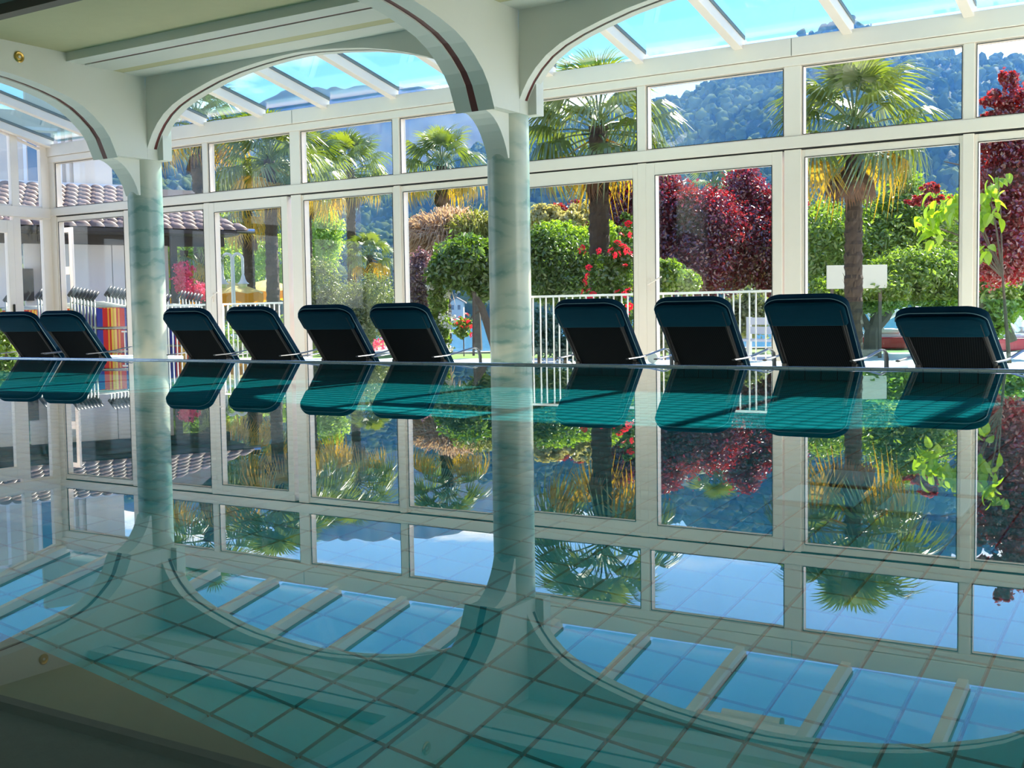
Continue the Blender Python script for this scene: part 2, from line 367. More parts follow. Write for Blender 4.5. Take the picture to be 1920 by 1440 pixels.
wn_ = [0]
def window(x0, x1, z0, z1, fr, label, yo=0.02, handle=None, kind='window', fr_top=None, fr_bot=None):
    """one glazed unit: frame (with its handle) and a pane"""
    wn_[0] += 1
    ft = fr if fr_top is None else fr_top; fb = fr if fr_bot is None else fr_bot
    e = empty('%s_%d' % (kind, wn_[0])); struct(e, label, kind)
    y0, y1 = YF + yo, YF + yo + .10
    f = MB().box(x0, x0 + fr, y0, y1, z0, z1).box(x1 - fr, x1, y0, y1, z0, z1).box(x0 + fr, x1 - fr, y0, y1, z1 - ft, z1).box(x0 + fr, x1 - fr, y0, y1, z0, z0 + fb).build('frame', M['frame'], e, bevel=.003)
    gk = MB(); q = .006; a, b, c, d = x0 + fr, x1 - fr, z0 + fb, z1 - ft
    q = .005
    gk.box(a, a + q, y0 - .004, y0 + .006, c, d).box(b - q, b, y0 - .004, y0 + .006, c, d).box(a + q, b - q, y0 - .004, y0 + .006, d - q, d).box(a + q, b - q, y0 - .004, y0 + .006, c, c + q)
    gk.build('gasket', M['gasket'], e)
    MB().box(a, b, y0 + .075, y0 + .083, c, d).build('pane', M['glass'], e)
    if handle:
        hx, hz = handle
        h = MB().box(hx - .012, hx + .012, y0 - .012, y0, hz - .09, hz + .03).tube([(hx, y0 - .01, hz - .03), (hx, y0 - .045, hz - .03), (hx + .16, y0 - .05, hz + .05)], .008, 6)
        h.build('handle', M['frame'], f)
    return e
ordn = ['first', 'second', 'third', 'fourth', 'fifth', 'sixth', 'seventh', 'eighth', 'ninth', 'tenth', 'eleventh', 'twelfth', 'thirteenth', 'fourteenth']
for k in range(NK - 1):
    a = mx_(k) + (.047 if k == 0 else hw(k)); b = mx_(k + 1) - hw(k + 1)
    window(a, b, ZS, ZT, .012, 'upper window of the %s bay from the corner, wide low pane in a white frame' % ordn[k])
    if k in (2, 6):     # sliding leaf: broad white stiles
        window(a, b - (.07 if k == 2 else .02), FZ + .06, ZG - .01, .10, 'white sliding garden door of the %s bay from the corner' % ordn[k], yo=.0, kind='door', fr_top=.125, handle=(a + .03, .72))
    elif k == 5:
        window(a, b, FZ + .06, ZG - .01, .055, 'white sliding garden door right of the middle column with broad head rail', yo=.0, kind='door', fr_top=.145)
    else:
        window(a, b, FZ + .06, ZG - .01, .03, 'lower fixed window of the %s bay from the corner' % ordn[k], fr_top=.07)

# ---- left end wall
wl = empty('wall_left'); struct(wl, 'white framed left end wall with sloping top windows', 'wall')
def zr(y): return 2.97 + 0.30 * (YF - y)
ys = [10.80, 10.305, 8.9, 8.40, 7.0, 5.4, 3.8, 2.2]
for i, y in enumerate(ys):
    ww = .06 if i % 2 else .07
    MB().box(XW - .08, XW, y - ww, y + ww, FZ, zr(y) - .02).build('mullion', M['frame'], wl, bevel=.004)
MB().box(XW - .09, XW + .012, -4.2, YF, ZG - .03, ZS - .001).build('transom', M['frame'], wl, bevel=.004)
MB().prism([(YF, 2.93), (YF, zr(YF) + .05), (1.0, zr(1.0) + .05), (1.0, zr(1.0) - .07)], lambda u, v, t_: (t_, u, v), XW - .09, XW + .02).build('rake_beam', M['frame'], wl)
MB().box(XW - .09, XW, -4.2, 2.2, FZ, 3.6).build('wall_panel', M['mint'], wl)
for i in range(len(ys) - 1):
    a, b = ys[i + 1] + .06, ys[i] - .07
    wn_[0] += 1
    e = empty('window_%d' % wn_[0]); struct(e, 'upper end window with sloping top, %s from the corner' % ordn[i], 'window')
    MB().prism([(a, ZS), (b, ZS), (b, zr(b) - .09), (a, zr(a) - .09)], lambda u, v, t_: (t_, u, v), XW - .05, XW - .042).build('pane', M['glass'], e)
    fr = MB().box(XW - .07, XW - .01, a, b, ZS, ZS + .02).prism([(a, zr(a) - .11), (b, zr(b) - .11), (b, zr(b) - .085), (a, zr(a) - .085)], lambda u, v, t_: (t_, u, v), XW - .07, XW - .01)
    fr.build('frame', M['frame'], e)
    wn_[0] += 1
    if i == 1:
        e = empty('door_%d' % wn_[0]); struct(e, 'white glazed end door with dark handle at the left edge', 'door')
        f = MB().box(XW - .06, XW + .02, a, a + .10, FZ, ZG - .09).box(XW - .06, XW + .02, b - .10, b, FZ, ZG - .09).box(XW - .06, XW + .02, a + .1, b - .1, ZG - .27, ZG - .09).box(XW - .06, XW + .02, a + .1, b - .1, FZ, FZ + .12)
        f = f.build('frame', M['frame'], e, bevel=.004)
        MB().box(XW - .03, XW - .02, a + .1, b - .1, FZ + .12, ZG - .27).build('pane', M['glass'], e)
        MB().box(XW + .02, XW + .05, b - .065, b - .035, .38, .66).build('handle', M['black'], f, bevel=.008)
    else:
        e = empty('window_%d' % wn_[0]); struct(e, 'lower end window, %s from the corner' % ordn[i], 'window')
        MB().box(XW - .05, XW - .042, a, b, FZ, ZG - .03).build('pane', M['glass'], e)
        MB().box(XW - .07, XW - .01, a, b, FZ, FZ + .05).box(XW - .07, XW - .01, a, b, ZG - .055, ZG - .03).build('frame', M['frame'], e)

# ---- glazed roof strip
RP = SP * 2 / 3; SL = 0.22; YR = 8.95
rf = empty('roof_1'); struct(rf, 'sloping glass roof strip on white rafters above the windows', 'roof')
def rz(y): return ZE + .02 + SL * (YF - y)
xs = [mx_(8) + RP * j for j in range(-12, 11)]
for x in xs:
    yy = YR if x > -10.6 else 7.2
    MB().prism([(YF + .02, rz(YF) - .045), (YF + .02, rz(YF) + .085), (yy, rz(yy) + .085), (yy, rz(yy) - .045)], lambda u, v, t_: (t_, u, v), x - .046, x + .046).build('rafter', M['frame'], rf, bevel=.004)
    MB().prism([(YF + .02, rz(YF) + .06), (YF + .02, rz(YF) + .1), (yy, rz(yy) + .1), (yy, rz(yy) + .06)], lambda u, v, t_: (t_, u, v), x + .047, x + .054).build('gasket', M['greyseal'], rf)
HATCH = {xs.index(min(xs, key=lambda q: abs(q - (mx_(8) - 2 * RP)))), xs.index(min(xs, key=lambda q: abs(q + 12.75)))}
for i in range(len(xs) - 1):
    a, b = xs[i] + .046, xs[i + 1] - .046
    yy = YR if a > -10.6 else 7.2
    yh = 9.66
    y_end = yh if i in HATCH else yy
    MB().prism([(YF + .1, rz(YF + .1) + .085), (YF + .1, rz(YF + .1) + .095), (y_end, rz(y_end) + .095), (y_end, rz(y_end) + .085)], lambda u, v, t_: (t_, u, v), a, b).build('pane', M['roofglass'], rf)
    if i in HATCH:
        wn_[0] += 1
        h = empty('window_%d' % wn_[0]); struct(h, 'open roof hatch with rail and tubular motor, %s' % ('above the right garden door' if a > -8 else 'in the left end bay'), 'roof hatch')
        MB().box(a, b, yh - .05, yh + .03, rz(yh) - .01, rz(yh) + .10).build('frame', M['frame'], h, bevel=.006)
        MB().tube([(a + .22, yh + .045, rz(yh) - .015), (b - .2, yh + .045, rz(yh) - .015)], .035, 10).build('motor', M['frame'], h, smooth=True)
        MB().tube([(b - .2, yh + .045, rz(yh) - .015), (b - .18, yh + .045, rz(yh) - .015)], .04, 10).build('end_cap', M['grain'], h, smooth=True)
        MB().tube([((a + b) / 2, yh, rz(yh) + .02), ((a + b) / 2 + .02, yh - .42, rz(yh) + .3)], .012, 6).build('push_arm', M['black'], h)
        # the raised sash
        c, s_ = math.cos(.62), math.sin(.62); L0 = .85
        top = (yy, rz(yy) + .12)
        fn = lambda u, v, t_: (t_, top[0] + u * c - v * s_ * 0, top[1] + u * s_ + v)
        MB().prism([(0, 0), (L0, 0), (L0, .03), (0, .03)], fn, a, a + .05).prism([(0, 0), (L0, 0), (L0, .03), (0, .03)], fn, b - .05, b).prism([(L0 - .05, 0), (L0, 0), (L0, .03), (L0 - .05, .03)], fn, a + .05, b - .05).build('sash', M['frame'], h)
        MB().prism([(0, .01), (L0 - .05, .01), (L0 - .05, .018), (0, .018)], fn, a + .05, b - .05).build('sash_pane', M['roofglass'], h)

# ---- columns, arches, beams
m, t = newmat('green_marbled_plaster')
p = nd(t, 'ShaderNodeBsdfPrincipled'); oo = nd(t, 'ShaderNodeOutputMaterial'); t.links.new(p.outputs[0], oo.inputs[0]); p.inputs['Roughness'].default_value = .28
co = nd(t, 'ShaderNodeTexCoord'); oi = nd(t, 'ShaderNodeObjectInfo'); ad = nd(t, 'ShaderNodeVectorMath', operation='ADD'); sc_ = nd(t, 'ShaderNodeVectorMath', operation='SCALE')
sc_.inputs[0].default_value = (7, 3, 5); t.links.new(oi.outputs['Random'], sc_.inputs['Scale']); t.links.new(co.outputs['Object'], ad.inputs[0]); t.links.new(sc_.outputs[0], ad.inputs[1])
mpn = nd(t, 'ShaderNodeMapping'); mpn.inputs['Scale'].default_value = (.8, .8, 1.2); t.links.new(ad.outputs[0], mpn.inputs[0])
n1 = nd(t, 'ShaderNodeTexNoise'); n1.inputs['Scale'].default_value = 1.5; n1.inputs['Detail'].default_value = 2; n1.inputs['Distortion'].default_value = 1.2; t.links.new(mpn.outputs[0], n1.inputs['Vector'])
wv = nd(t, 'ShaderNodeTexWave', wave_type='BANDS', bands_direction='Z'); wv.inputs['Scale'].default_value = 1.6; wv.inputs['Distortion'].default_value = 9; wv.inputs['Detail'].default_value = 5; wv.inputs['Detail Scale'].default_value = 1.3; wv.inputs['Detail Roughness'].default_value = .62
t.links.new(mpn.outputs[0], wv.inputs['Vector'])
r1 = nd(t, 'ShaderNodeValToRGB'); r1.color_ramp.elements[0].position = .40; r1.color_ramp.elements[0].color = (.64, .66, .55, 1); r1.color_ramp.elements[1].position = .66; r1.color_ramp.elements[1].color = (.33, .47, .43, 1)
t.links.new(n1.outputs['Fac'], r1.inputs[0])
r2 = nd(t, 'ShaderNodeValToRGB'); r2.color_ramp.elements[0].position = .0; r2.color_ramp.elements[0].color = (.60, .76, .76, 1); r2.color_ramp.elements[1].position = .28; r2.color_ramp.elements[1].color = (1, 1, 1, 1)
t.links.new(wv.outputs['Fac'], r2.inputs[0])
mk = nd(t, 'ShaderNodeMix', data_type='RGBA'); mk.blend_type = 'MULTIPLY'; r3 = nd(t, 'ShaderNodeValToRGB'); r3.color_ramp.elements[0].position = .46; r3.color_ramp.elements[1].position = .6; t.links.new(n1.outputs['Fac'], r3.inputs[0]); t.links.new(r3.outputs[0], mk.inputs['Factor'])
t.links.new(r1.outputs[0], mk.inputs['A']); t.links.new(r2.outputs[0], mk.inputs['B']); t.links.new(mk.outputs['Result'], p.inputs['Base Color'])
M['marble'] = m
CX = [-10.487, -5.644, -0.801, 4.042]; CYc = 8.89; CAPZ = 2.18
prof = [(8.37, 2.16), (8.335, 2.24), (8.28, 2.36), (8.2, 2.46), (8.08, 2.56), (7.95, 2.645), (7.8, 2.71), (7.6, 2.765), (7.4, 2.805), (7.2, 2.835), (6.9, 2.865), (6.4, 2.89), (5.5, 2.905), (4.0, 2.90), (2.0, 2.9), (-4.2, 2.9)]
arch = [(.2, 2.30), (.235, 2.37), (.29, 2.46), (.37, 2.555), (.48, 2.65), (.62, 2.73), (.8, 2.80), (1.0, 2.86), (1.25, 2.925), (1.55, 2.98), (1.9, 3.02), (2.2, 3.042), (2.4215, 3.05)]
full = arch + [(4.843 - a, b) for a, b in arch[-2::-1]]
names = ['left column seen behind the second lounger', 'middle column between the two lounger rows', 'right column beyond the right edge', 'far right column outside the frame']
TOPZ = 3.42
for i, xc in enumerate(CX):
    e = empty('column', (xc, CYc, FZ)); tag(e, 'round green marbled column, ' + names[i], 'column', 'marbled columns along the pool edge')
    MB().lathe([(.19, 0), (.19, CAPZ - FZ)], 40).build('shaft', M['marble'], e, smooth=True)
    MB().box(-.2, .2, -.1145, .03, CAPZ - FZ, 2.302 - FZ).box(-.285, .285, .03, .155, CAPZ - FZ, 2.95 - FZ).build('capital', M['mint'], e)
    # bracket between column and cross beam
    br = [(8.37, 2.16), (8.43, 2.145), (8.49, 2.115), (8.55, 2.07), (8.60, 2.015), (8.645, 1.95), (8.685, 1.875), (8.715, 1.79), (8.80, 1.79), (8.80, 2.18), (8.37, 2.18)]
    MB().prism([(u - CYc, v - FZ) for u, v in br], lambda u, v, t_: (t_, u, v), -.11, .11).build('bracket', M['mint'], e)
    tb = empty('beam', (xc, CYc, 0)); struct(tb, 'mint arched cross beam running from the %s column over the pool' % ['left', 'middle', 'right', 'far right'][i], 'beam')
    top = [(-4.2, TOPZ), (8.774, TOPZ), (8.774, 2.181), (8.37, 2.181)]
    lift = [(u - (.0 if j == 0 else 0), v + (0 if j < 2 else .014)) for j, (u, v) in enumerate(prof)]
    P_ = [(u - CYc, v) for u, v in prof + top]; P2 = [(u - CYc, v) for u, v in lift + top]
    MB().prism(P_, lambda u, v, t_: (t_, u, v), -.2, -.035).build('beam_side', M['mint'], tb)
    MB().prism(P_, lambda u, v, t_: (t_, u, v), .035, .2).build('beam_side', M['mint'], tb)
    o = MB().prism(P2, lambda u, v, t_: (t_, u, v), -.035, .035).build('groove', M['red'], tb); o['label'] = 'dark red groove along the underside'
    # spot lamp on the right face
    sp = empty('spotlight', (xc + .2, 7.22, 3.02)); tag(sp, 'small round brass wall spot on the %s cross beam' % ['left', 'middle', 'right', 'far right'][i], 'spotlight', 'brass spots on the cross beams')
    q = MB(); ring = [(.052, 0), (.056, .008), (.045, .016), (.034, .012), (.030, .004)]
    n = 24
    q.add([(z_, r_ * math.cos(2 * PI * k / n), r_ * math.sin(2 * PI * k / n)) for r_, z_ in ring for k in range(n)], [(a * n + k, a * n + (k + 1) % n, (a + 1) * n + (k + 1) % n, (a + 1) * n + k) for a in range(len(ring) - 1) for k in range(n)])
    q.build('ring', M['brass'], sp, smooth=True)
    MB().add([(.006, .031 * math.cos(2 * PI * k / n), .031 * math.sin(2 * PI * k / n)) for k in range(n)] + [(.012, 0, 0)], [(k, (k + 1) % n, n) for k in range(n)]).build('reflector', M['brass'], sp, smooth=True)
    MB().lathe([(.002, 0.02), (.014, .016), (.014, .004)], 12).build('bulb', M['lampglass'], sp, smooth=True).rotation_euler = (0, PI / 2, 0)
for i, xc in enumerate(CX[:-1]):
    ab = empty('arch', (xc, 0, 0)); struct(ab, 'wide mint arch between the %s columns in front of the windows' % ['left and middle', 'middle and right', 'right and far right'][i], 'arch')
    top = [(4.843 - .2, TOPZ + .2), (.2, TOPZ + .2)]
    MB().prism(full + top, lambda u, v, t_: (u, t_, v), 8.775, 8.865).build('arch_face', M['mint'], ab)
    MB().prism(full + top, lambda u, v, t_: (u, t_, v), 8.905, 9.0).build('arch_face', M['mint'], ab)
    lf = [(u, v + (.012 if 1 <= j < len(full) - 1 else 0)) for j, (u, v) in enumerate(full)]
    o = MB().prism(lf + top, lambda u, v, t_: (u, t_, v), 8.865, 8.905).build('groove', M['red'], ab); o['label'] = 'dark red groove along the underside'
    # stepped ceiling of the bay
    c0, c1 = xc + .2, xc + 4.643
    ce = empty('ceiling', (0, 0, 0)); struct(ce, 'ocher ceiling field with stepped mint cornice, bay from the %s column' % ['left', 'middle', 'right'][i], 'ceiling')
    MB().box(c0, c1, 6.46, 7.77, 3.16, 3.2).build('ceiling_field', M['ocher'], ce)
    MB().box(c0, c1, 6.34, 6.46, 3.10, 3.22).build('edge_trim', M['darktrim'], ce)
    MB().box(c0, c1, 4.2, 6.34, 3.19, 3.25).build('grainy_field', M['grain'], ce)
    MB().box(c0, c1, -4.2, 4.2, 3.19, 3.25).build('rear_field', M['mint'], ce)
    MB().box(c0, c1, 7.765, 7.955, 3.072, 3.3).box(c0, c1, 7.995, 8.34, 3.072, 3.3).build('cornice', M['mint'], ce)
    MB().box(c0 + .12, c1 - .12, 7.955, 7.995, 3.078, 3.3).build('groove', M['red'], ce)
    MB().box(c0, c1, 8.34, 8.48, 3.074, 3.3).build('ocher_strip', M['ocher'], ce)
    MB().box(c0, c1, 8.48, 8.78, 3.072, 3.3).build('soffit', M['mint'], ce)
le = empty('ceiling'); struct(le, 'ocher ceiling of the left end bay beside the hatch', 'ceiling')
MB().box(XW, CX[0] - .2, 5.9, 7.25, 3.62, 3.7).build('ceiling_field', M['ocher'], le)
MB().box(XW, CX[0] - .2, 7.2, 7.35, 3.5, 3.75).build('edge_trim', M['mint'], le)
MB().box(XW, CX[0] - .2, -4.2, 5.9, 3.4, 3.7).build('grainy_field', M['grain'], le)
rc = MB().box(CX[-1] + .2, 9, -4.2, 9.0, 3.2, 3.4).box(XW, 9, -4.2, 9.0, 3.9, 3.95).build('ceiling', M['mint']); struct(rc, 'plain mint ceiling beyond the far right column', 'ceiling')
# ================================================================== SUN LOUNGERS
M['cushion'] = pmat('petrol_blue_canvas', (0.001, 0.028, 0.062), 0.8, var=0.3, vscale=6, bump=0.25, bscale=14, spec=0.06)
M['hood'] = pmat('petrol_blue_hood_canvas', (0.001, 0.042, 0.078), 0.75, var=0.25, vscale=4, bump=0.5, bscale=9, stretch=(.6, 1, 2.2), spec=0.06)
M['piping'] = pmat('pale_blue_piping', (0.15, 0.27, 0.33), 0.6)
M['seatfab'] = pmat('pale_turquoise_canvas', (0.62, 0.80, 0.82), 0.7, var=0.08)
M['tubemetal'] = pmat('dark_grey_tube', (0.02, 0.022, 0.026), 0.4, metal=0.2, spec=0.3)
M['arm'] = pmat('blue_grey_arm_strap', (0.03, 0.036, 0.048), 0.32, metal=0.1)
m, t = newmat('black_mesh_sling')
p = nd(t, 'ShaderNodeBsdfPrincipled'); oo = nd(t, 'ShaderNodeOutputMaterial'); t.links.new(p.outputs[0], oo.inputs[0]); p.inputs['Roughness'].default_value = .8; p.inputs['Specular IOR Level'].default_value = .03
co = nd(t, 'ShaderNodeTexCoord'); wv = nd(t, 'ShaderNodeTexWave', wave_type='BANDS', bands_direction='DIAGONAL'); wv.inputs['Scale'].default_value = 38
t.links.new(co.outputs['Object'], wv.inputs['Vector']); cr = nd(t, 'ShaderNodeValToRGB'); cr.color_ramp.elements[0].color = (.004, .006, .008, 1); cr.color_ramp.elements[1].color = (.012, .015, .018, 1); cr.color_ramp.elements[0].position = .5
t.links.new(wv.outputs['Fac'], cr.inputs[0]); t.links.new(cr.outputs[0], p.inputs['Base Color']); M['sling'] = m

def rrect(hw_, h0, h1, r, n=6, r0=.02):
    """rounded panel outline in (u, w): rounded at the head end"""
    pts = [(-hw_ + r0, h0), (hw_ - r0, h0), (hw_, h0 + r0)]
    for k in range(n + 1): a = PI / 2 * k / n; pts.append((hw_ - r + r * math.cos(a), h1 - r * .62 + r * .62 * math.sin(a)))
    for k in range(n + 1): a = PI / 2 * k / n; pts.append((-hw_ + r - r * math.sin(a), h1 - r * .62 + r * .62 * math.cos(a)))
    pts.append((-hw_, h0 + r0))
    return pts
def make_lounger(tilt, ztop):
    e = empty('sun_lounger', (0, 0, 0))
    # local frame: z = 0 floor, z = 0.45 is the water level; the back leans towards -y by tilt per metre of height
    k = math.hypot(1, tilt); du = Vector((0, -tilt / k, 1 / k)); nr = Vector((0, 1 / k, tilt / k)); org = Vector((0, 0, .45))
    Lb, L1 = -.10 * k, ztop * k
    fn = lambda u, v, t_: org + Vector((u, 0, 0)) + du * v + nr * t_
    W = .318
    # slight belly of the head edge
    out = [(u, v + (.018 * (1 - (u / W) ** 2) if v > L1 - .10 else 0)) for u, v in rrect(W, Lb, L1, .13, 8)]
    c = MB().prism(out, fn, .0, .062).build('back_cushion', M['cushion'], e, bevel=.018, seg=3)
    pp = [fn(u * .992, v - .006, .0) for u, v in out[2:-1]]
    MB().tube(pp, .0030, 6).build('piping', M['piping'], c, smooth=True)
    # canvas hood over the head end, wraps to the back of the frame
    hh = .215
    ho = [(u * .955, min(v - .018, L1)) for u, v in rrect(W, L1 - hh, L1, .11, 8)]
    MB().prism(ho, fn, -.034, -.002).build('hood', M['hood'], e, bevel=.012, seg=2)
    # sling and frame tubes
    MB().prism([(-W * .80, Lb), (W * .80, Lb), (W * .80, L1 - hh + .03), (-W * .80, L1 - hh + .03)], fn, -.018, -.012).build('sling', M['sling'], e)
    fr = MB()
    for s in (-1, 1):
        fr.tube([fn(s * W * .86, Lb, -.022), fn(s * W * .86, L1 - .08, -.022)], .013, 8)
        fr.tube([fn(s * W * .80, Lb, -.020), fn(s * W * .80, L1 - hh + .03, -.020)], .005, 6)
    fr.tube([fn(-W * .86, Lb + .02, -.022), fn(W * .86, Lb + .02, -.022)], .012, 8)
    fr.build('back_frame', M['tubemetal'], e, smooth=True)
    for s in (-1, 1):
        h = MB().box(s * W * .86 - .02, s * W * .86 + .02, -.05, .04, .395, .455)
        h.build('hinge', M['black'], e, bevel=.006)
    # seat
    y0, y1 = .10, 1.30
    sc = [(-W, .345), (W, .345), (W, .405), (-W, .405)]
    MB().prism(sc, lambda u, v, t_: (u, t_, v), y0, y1).build('seat_cushion', M['seatfab'], e, bevel=.02, seg=3)
    sf = MB()
    for s in (-1, 1): sf.tube([(s * W * .92, -.10, .325), (s * W * .92, y1 + .02, .325)], .014, 8)
    for y in (-.08, .5, y1): sf.tube([(-W * .92, y, .325), (W * .92, y, .325)], .012, 8)
    sf.build('seat_frame', M['tubemetal'], e, smooth=True)
    for s in (-1, 1):
        # flat arm strap running forward and bending down into the front leg
        pts = [(-.30, .485), (-.12, .492), (.06, .506), (.22, .528), (.36, .545), (.43, .540), (.485, .515), (.51, .465), (.515, .40), (.52, .2), (.525, .0)]
        x = s * (W + .035)
        MB().tube([(x - s * .02 * (j < 1), a, b) for j, (a, b) in enumerate(pts)], .019, 8, sq=.38).build('armrest', M['arm'], e, smooth=True)
        MB().tube([(s * W * .92, -.08, .325), (s * (W * .92), -.16, .0)], .014, 8).build('leg', M['tubemetal'], e, smooth=True)
        MB().tube([(s * W * .92, y1 - .05, .325), (s * W * .92, y1 - .02, .0)], .014, 8).build('leg', M['tubemetal'], e, smooth=True)
    return e
def copy_tree(o, parent=None):
    c = o.copy(); COL.objects.link(c)
    if parent: c.parent = parent
    for ch in list(o.children): copy_tree(ch, c)
    return c
LX = [-12.29, -11.44, -9.36, -8.43, -7.46, -6.57, -4.58, -3.66, -2.75]
LR = [9.1, 6.3, 2.7, 1.9, 3.5, 3.6, 0, -.9, -1.4]
lab = ['leftmost', 'second from the left, beside the left column', 'first right of the left column', 'second right of the left column', 'third right of the left column',
       'nearest on the left of the middle column', 'first right of the middle column', 'second right of the middle column', 'third right of the middle column']
l0 = make_lounger(.83, .488)
for i in range(9):
    o = l0 if i == 0 else copy_tree(l0)
    o.location = (LX[i], 8.75, FZ); o.rotation_euler = (0, 0, math.radians(LR[i]))
    tag(o, 'petrol blue sun lounger with raised back, ' + lab[i], 'sun lounger', 'sun loungers along the pool')
l10 = make_lounger(1.29, .372); l10.location = (-1.75, 8.76, FZ); l10.rotation_euler = (0, 0, math.radians(-5.1))
tag(l10, 'petrol blue sun lounger with lower reclined back, rightmost of the row', 'sun lounger', 'sun loungers along the pool')
# rolled towel on the seat of the first lounger right of the middle column
tw = MB().lathe([(.012, -.11), (.045, -.11), (.05, -.09), (.05, .09), (.045, .11), (.012, .11)], 16).build('rolled_towel', pmat('white_towel', (.85, .84, .82), .95, bump=.5, bscale=60), smooth=True)
tw.rotation_euler = (PI / 2, 0, .4); tw.location = (-4.42, 9.30, FZ + .462)
tag(tw, 'small rolled white towel on the seat right of the middle column', 'towel')

# ================================================================== RAILINGS outside the window front
rail_lab = ['low white railing outside the corner bay', 'white bar railing outside the bay right of the left column', 'white bar railing outside the left sliding door', 'white bar railing outside the bay right of the middle column', 'white bar railing outside the right sliding door']
bal = {}
for j, (k, zt_) in enumerate(((0, .245), (1, .60), (2, .60), (5, .60), (6, .60))):
    a, b = mx_(k) + .03, mx_(k + 1) - .03
    e = empty('railing', ((a + b) / 2, YF + .19, FZ)); tag(e, rail_lab[j], 'railing', 'white railings outside the windows')
    hl = (b - a) / 2; H = zt_ - FZ
    MB().box(-hl, hl, -.018, .018, H - .012, H + .012).build('top_rail', M['white'], e, bevel=.004)
    MB().box(-hl, hl, -.012, .012, .06, .085).build('bottom_rail', M['white'], e)
    if H not in bal: bal[H] = MB().tube([(0, 0, .08), (0, 0, H - .01)], .0085, 8).mesh('baluster', M['white'], True)
    n = int(2 * hl / .168)
    for q in range(n):
        for dx, dy in ((0, -.012), (.058, .012)):
            inst('baluster', bal[H], e, loc=(-hl + .05 + q * .168 + dx, dy, 0))
    for s in (-1, 1): MB().box(s * hl - .015, s * hl + .015, -.015, .015, 0, H).build('post', M['white'], e)
for k in (7, 8, 9):
    a, b = mx_(k) + .03, mx_(k + 1) - .03
    e = empty('glass_balustrade', ((a + b) / 2, YF + .22, FZ)); tag(e, 'green tinted glass balustrade outside the %s bay' % ordn[k], 'balustrade', 'glass balustrades')
    hl = (b - a) / 2
    MB().box(-hl, hl, -.005, .005, .05, .93).build('glass_panel', M['tealglass'], e)
    MB().box(-hl, hl, -.02, .02, 0, .06).build('base_rail', M['steel'], e)
# ================================================================== LAND, LAKE, HILLS
m, t = newmat('rippled_lake')
p = nd(t, 'ShaderNodeBsdfPrincipled'); oo = nd(t, 'ShaderNodeOutputMaterial'); t.links.new(p.outputs[0], oo.inputs[0])
p.inputs['Base Color'].default_value = (.05, .20, .30, 1); p.inputs['Roughness'].default_value = .12
co = nd(t, 'ShaderNodeTexCoord'); n1 = nd(t, 'ShaderNodeTexNoise'); n1.inputs['Scale'].default_value = 1.6; n1.inputs['Detail'].default_value = 6
t.links.new(co.outputs['Object'], n1.inputs['Vector']); b = nd(t, 'ShaderNodeBump'); b.inputs['Strength'].default_value = 1; b.inputs['Distance'].default_value = .22
t.links.new(n1.outputs['Fac'], b.inputs['Height']); t.links.new(b.outputs[0], p.inputs['Normal']); M['lake'] = m
lk = MB().add([(-900, 20, -1.3), (700, 20, -1.3), (700, 700, -1.3), (-900, 700, -1.3)], [(0, 1, 2, 3)]).build('lake', M['lake']); struct(lk, 'bright blue rippled lake beyond the garden', 'lake')
M['terrace'] = pmat('pale_terrace_paving', (.80, .78, .72), .8, var=.1, vscale=2)
M['lawn'] = pmat('mown_lawn', (.16, .30, .04), .9, var=.4, vscale=14, bump=.6, bscale=60)
M['stone'] = pmat('grey_shore_stone', (.42, .40, .36), .9, var=.3)
M['soil'] = pmat('dark_garden_soil', (.06, .055, .035), 1, var=.4)
R2 = np.array([RT[0], RT[1]]) / math.hypot(RT[0], RT[1]); F2 = np.array([FW[0], FW[1]]) / math.hypot(FW[0], FW[1])
def uv(u, v): q = R2 * u + F2 * v; return (q[0], q[1])
def slab(name, pts, z0, z1, mat, **k):
    n = len(pts); return MB().prism(pts, lambda u, v, t_: (u, v, t_), z0, z1).build(name, mat, **k)
tr = slab('terrace', [(XW - 8, YF + .13), (9, YF + .13), (12, 24)] + [uv(11, 22.3), uv(-16, 22.3), (-30, 20)], -.75, FZ, M['terrace']); struct(tr, 'sunlit pale terrace outside the window front', 'terrace')
lw_ = slab('lawn', [uv(16, 22.3), uv(16, 25.6), uv(-3.5, 25.6), uv(-3.5, 41), uv(-30, 43), uv(-30, 22.3)], -.8, FZ - .01, M['lawn']); struct(lw_, 'strip of green lawn between the terrace and the lake', 'lawn')
sw = slab('trim_2', [uv(16, 25.6), uv(16, 26.1), uv(-3.0, 26.1), uv(-3.0, 41.5), uv(-30, 43.5), uv(-30, 43.0), uv(-3.5, 41.0), uv(-3.5, 25.6)], -1.6, FZ + .03, M['stone']); struct(sw, 'low grey shore wall at the end of the lawn', 'wall')

def worley(n, m_, cell, seed):
    """crown relief: distance to jittered cell points on an n x m grid, 1 at a crown centre"""
    r = np.random.default_rng(seed); cn, cm_ = int(n / cell) + 4, int(m_ / cell) + 4
    jx = r.random((cn, cm_)); jy = r.random((cn, cm_)); hh = .55 + .9 * r.random((cn, cm_)); rr = .75 + .5 * r.random((cn, cm_))
    I, J = np.meshgrid(np.arange(n), np.arange(m_), indexing='ij'); X = I / cell + 1; Y = J / cell + 1
    a = X.astype(int); b_ = Y.astype(int); best = np.zeros((n, m_))
    for da in (-1, 0, 1):
        for db in (-1, 0, 1):
            ca = np.clip(a + da, 0, cn - 1); cb = np.clip(b_ + db, 0, cm_ - 1)
            d2 = ((X - ca - jx[ca, cb]) ** 2 + (Y - cb - jy[ca, cb]) ** 2) / rr[ca, cb] ** 2
            best = np.maximum(best, hh[ca, cb] * np.sqrt(np.clip(1 - d2, 0, 1)))
    return best
